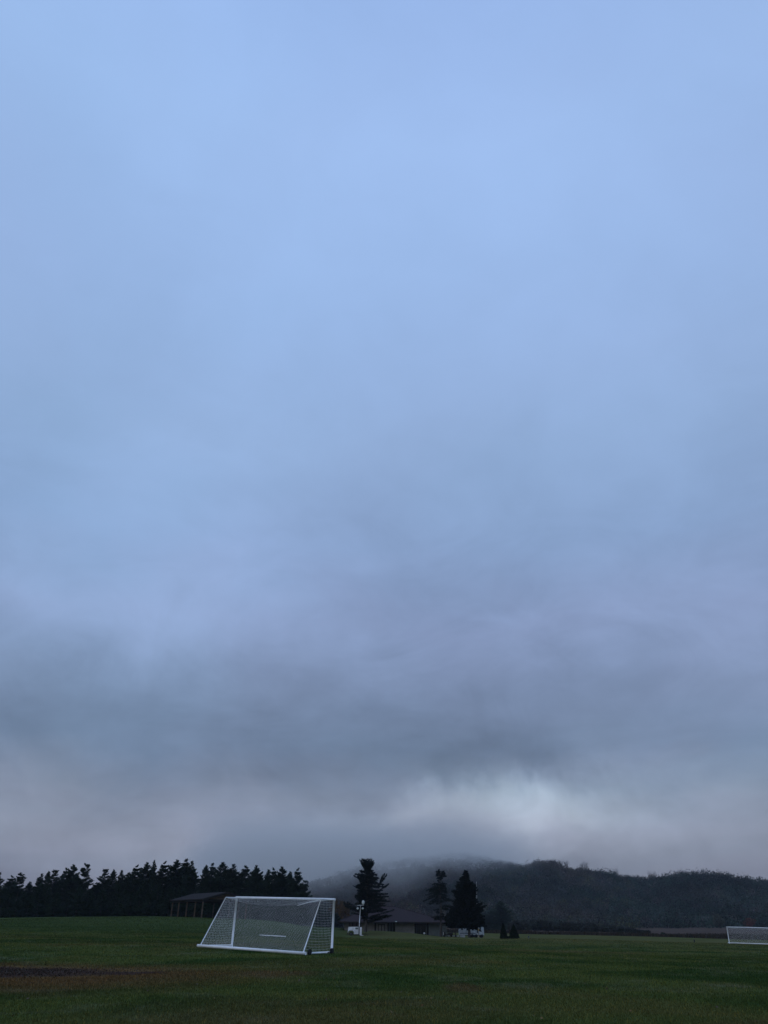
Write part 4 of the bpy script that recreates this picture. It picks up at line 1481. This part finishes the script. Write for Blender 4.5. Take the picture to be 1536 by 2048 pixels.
def golf_cart():
    d = 183.0
    b = gpt(895, d)
    root = empty('golf_cart', b, 0, 'dark golf cart with a pale roof beside the sparse spruce trunk', 'golf cart')
    X = lambda px: (px - 895) * d / 1691
    MB().box(X(885), X(904), -.55, .55, 1.80, 1.90, .04).build('roof', M['cart_roof'], root)
    MB().prism([(X(886), .28), (X(886), .75), (X(888.5), .98), (X(890.5), .62), (X(893.0), .45), (X(895.5), .72), (X(905), .80), (X(905.5), .40), (X(904.5), .28)], -.58, .58).build('body', M['cart_dark'], root)
    MB().box(X(894.5), X(899), -.5, .5, .82, .95, .03).build('seat', M['cart_dark'], root)
    MB().box(X(899), X(900), -.5, .5, .90, 1.35, .03).build('backrest', M['cart_dark'], root)
    for px0, px1 in ((888.2, 886.4), (900.5, 903.2)):
        for y in (-.5, .5):
            MB().tube([(X(px0), y, .9), (X(px1), y, 1.80)], .022, 6).build('roof_strut', M['dark_metal'], root)
    MB().add([(X(888.0), -.5, .98), (X(888.0), .5, .98), (X(886.6), .5, 1.78), (X(886.6), -.5, 1.78), (X(888.1), -.5, .98), (X(888.1), .5, .98), (X(886.7), .5, 1.78), (X(886.7), -.5, 1.78)],
             [(0, 1, 2, 3), (7, 6, 5, 4), (0, 4, 5, 1), (1, 5, 6, 2), (2, 6, 7, 3), (3, 7, 4, 0)]).build('windshield', M['cart_roof'], root)
    MB().box(X(886.0), X(887.3), -.60, -.585, .3, .85).build('front_panel', M['trailer_white'], root)
    for px in (888.5, 902):
        for y in (-.52, .52):
            MB().disc((X(px), y, .23), (0, 1, 0), .23, .18, 16).build('wheel', M['rubber'], root)
    MB().tube([(X(890), -.25, .75), (X(892), -.25, 1.15)], .02, 5).build('steering_column', M['dark_metal'], root)


golf_cart()

# flagpole behind the broad spruce
b = gpt(955, 200)
t_ = at(953, 1765, 200)
root = empty('flagpole', b, 0, 'thin white pole rising behind the right side of the broad spruce', 'flagpole')
MB().tube([(0, 0, 0), (t_.x - b.x, 0, t_.z - b.z)], [.06, .035], 8).build('shaft', M['trailer_white'], root, True)
MB().ell((t_.x - b.x, 0, t_.z - b.z + .08), .08, .08, .08, 8, 6).build('finial', M['trailer_white'], root, True)
# short post with a yellow cap in front of the camper
b = gpt(957.5, 176)
root = empty('marker_post', b, 0, 'slim wooden post with a yellow top in front of the camper', 'post')
MB().box(-.07, .07, -.07, .07, -.1, 1.25).build('shaft', M['wood_pale'], root)
MB().box(-.08, .08, -.08, .08, 1.253, 1.65).build('cap', M['yellow'], root)
# little lamp post between the cone shrubs
b = gpt(1016.4, 151)
root = empty('lamp_post', b, 0, 'small dark lantern post between the two cone shrubs', 'lamp post')
MB().tube([(0, 0, -.1), (0, 0, .9)], .04, 8).build('shaft', M['wood_pale'], root)
MB().box(-.14, .14, -.14, .14, .9, 1.28, .03).add([(-.18, -.18, 1.28), (.18, -.18, 1.28), (.18, .18, 1.28), (-.18, .18, 1.28), (0, 0, 1.42)], [(3, 2, 1, 0), (0, 1, 4), (1, 2, 4), (2, 3, 4), (3, 0, 4)]).build('lantern', M['cart_dark'], root)
# low hedge strip between the shrubs
rg = np.random.default_rng(3)
n = 1500
pp = np.stack([rg.uniform(-.55, .65, n), rg.uniform(-.2, .2, n), rg.uniform(0, .38, n)], -1)
o = link_mesh('low_shrub', np_mesh('low_shrub', leaf_quads(pp, rg.normal(size=(n, 3)), .16, .1, rg), 4), M['arbor'])
o.location = gpt(1016.5, 150.6)
tag(o, 'low dark shrub filling the gap between the two cone shrubs', 'shrub')
# two stubs on the turf
b = gpt(1057, 150)
root = empty('utility_stub', b, 0, 'short grey utility stub on the turf right of the cone shrubs', 'utility stub')
MB().tube([(0, 0, -.05), (0, 0, .34)], .12, 10).build('pipe', M['grey_and_dim_siding'], root)
MB().disc((0, 0, .36), (0, 0, 1), .14, .05, 12).build('cap', M['dark_metal'], root)
b = gpt(1386.5, 160)
root = empty('marker_stake', b, 0, 'tiny black marker stake on the far right turf before the far goal', 'stake')
MB().box(-.09, .09, -.05, .05, -.1, .33).build('stake', M['cart_dark'], root)
MB().box(-.11, .11, -.06, .06, .335, .42).build('cap', M['cart_dark'], root)


# ------------------------------------------------------------------ grass
def build_grass():
    rng = np.random.default_rng(17)
    n = 420000
    y = 12.5 * (150 / 12.5) ** (rng.random(n) ** .95)
    x = rng.uniform(-.50, .50, n) * y
    z = gz(x, y)
    # sparse on the bare soil
    soil = (((x + 12.8) / 4.8) ** 2 + ((y - 29.6) / 3.1) ** 2 < 1.1) & (rng.random(n) < .75)
    keep = ~soil
    x, y, z = x[keep], y[keep], z[keep]
    n = len(x)
    h = rng.uniform(.02, .05, n) * (1 + (rng.random(n) < .03) * .7) * (1 + y / 120)
    w = .003 + y * .00045
    ph = rng.uniform(0, 2 * PI, n)
    lean = rng.uniform(0, .8, n) * h
    a = np.stack([x - np.cos(ph) * w, y - np.sin(ph) * w, z - .01], -1)
    b = np.stack([x + np.cos(ph) * w, y + np.sin(ph) * w, z - .01], -1)
    ph2 = rng.uniform(0, 2 * PI, n)
    c = np.stack([x + np.cos(ph2) * lean, y + np.sin(ph2) * lean, z + h], -1)
    v = np.stack([a, b, c], 1).reshape(-1, 3)
    o = link_mesh('grass', np_mesh('grass', v, 3), ground_material(True))
    tag(o, 'short damp mown grass covering the near field', 'grass', kind='stuff')
    # fallen leaves and clods scattered on the turf
    n = 260
    y = rng.uniform(14, 70, n)
    x = rng.uniform(-.48, .48, n) * y
    z = gz(x, y) + .04
    d = rng.normal(size=(n, 3)); d[:, 2] *= .3
    q = leaf_quads(np.stack([x, y, z], -1), d, rng.uniform(.05, .09, n), .05, rng)
    col = np.where(rng.random((n, 1)) < .5, np.array((.16, .11, .05)), np.array((.09, .07, .05)))
    o = link_mesh('fallen_leaves', np_mesh('fallen_leaves', q, 4, col), M['blades'])
    tag(o, 'scattered dry leaves lying on the mown grass', 'fallen leaves', kind='stuff')
    # clods on the bare soil patch
    n = 3500
    x = -12.8 + rng.normal(size=n) * 2.0
    y = 29.3 + rng.normal(size=n) * 1.4
    z = gz(x, y) + .0
    d = rng.normal(size=(n, 3)); d[:, 2] = np.abs(d[:, 2]) * .5
    L = rng.uniform(.02, .075, n)
    q = leaf_quads(np.stack([x, y, z + L * .25], -1), d, L, L * .8, rng)
    col = np.array((.050, .038, .028)) * rng.uniform(.4, 1.3, (n, 1))
    o = link_mesh('soil_clods', np_mesh('soil_clods', q, 4, col), M['blades'])
    tag(o, 'dark clods of turned soil on the bare patch at the left', 'soil', kind='stuff')


build_grass()


# ------------------------------------------------------------------ air
def haze():
    m = bpy.data.materials.new('pale_haze')
    m.use_nodes = True
    t = m.node_tree
    t.nodes.clear()
    v = t.nodes.new('ShaderNodeVolumePrincipled')
    v.inputs['Color'].default_value = (.74, .84, 1.0, 1)
    v.inputs['Density'].default_value = 0.000095
    v.inputs['Anisotropy'].default_value = 0.0
    o = t.nodes.new('ShaderNodeOutputMaterial')
    t.links.new(v.outputs[0], o.inputs['Volume'])
    b = MB().box(-4200, 4200, -2450, 2450, -9, 150).build('haze', m)
    tag(b, 'thin blue haze lying over the whole valley', 'haze', kind='stuff')


def fog_bank():
    m = bpy.data.materials.new('low_cloud_vapour')
    m.use_nodes = True
    t = m.node_tree
    t.nodes.clear()
    g = NT(t)
    pos = g.n('ShaderNodeNewGeometry').outputs['Position']
    sep = g.n('ShaderNodeSeparateXYZ')
    g.put(sep.inputs[0], pos)
    X, Y, Z = sep.outputs
    s = g.m('DIVIDE', X, Y)
    n1 = g.noise(pos, .012, 4, .6, .8)
    n2 = g.noise(g.vm('MULTIPLY', pos, (1, 1, .6)), .035, 3, .6, .6)
    wob = g.m('ADD', g.m('MULTIPLY_ADD', n1, 70, -35), g.m('MULTIPLY_ADD', n2, 34, -17))
    # underside rises from left to right along the ridge
    low = g.m('MULTIPLY_ADD', g.smooth(s, -.08, .16), 25.0, 2.0)
    up = g.m('POWER', g.smooth(g.m('SUBTRACT', g.m('ADD', Z, wob), low), 0.0, 66.0), 1.5)
    top = g.smooth(g.m('SUBTRACT', Z, g.m('MULTIPLY', wob, .5)), 90.0, 54.0)
    side = g.m('MULTIPLY', g.smooth(g.m('ADD', s, g.m('MULTIPLY', wob, .0012)), -.26, -.12), g.smooth(g.m('ADD', s, g.m('MULTIPLY', wob, .0016)), .24, .05))
    dep = g.m('MULTIPLY', g.smooth(Y, 520, 700), g.smooth(Y, 1200, 1060))
    den = g.m('MULTIPLY', g.m('MULTIPLY', up, top), g.m('MULTIPLY', side, dep))
    den = g.m('MULTIPLY', den, .019)
    v = t.nodes.new('ShaderNodeVolumePrincipled')
    v.inputs['Color'].default_value = (1.0, .965, .91, 1)
    g.put(v.inputs['Density'], den)
    o = t.nodes.new('ShaderNodeOutputMaterial')
    t.links.new(v.outputs[0], o.inputs['Volume'])
    # lens-shaped body so that no hard face meets the picture
    b = MB().box(-300, 330, 500, 1350, 3, 148).build('low_cloud', m)
    tag(b, 'low cloud hiding the crest of the hill behind the spruces', 'low cloud', kind='stuff')


haze()
fog_bank()
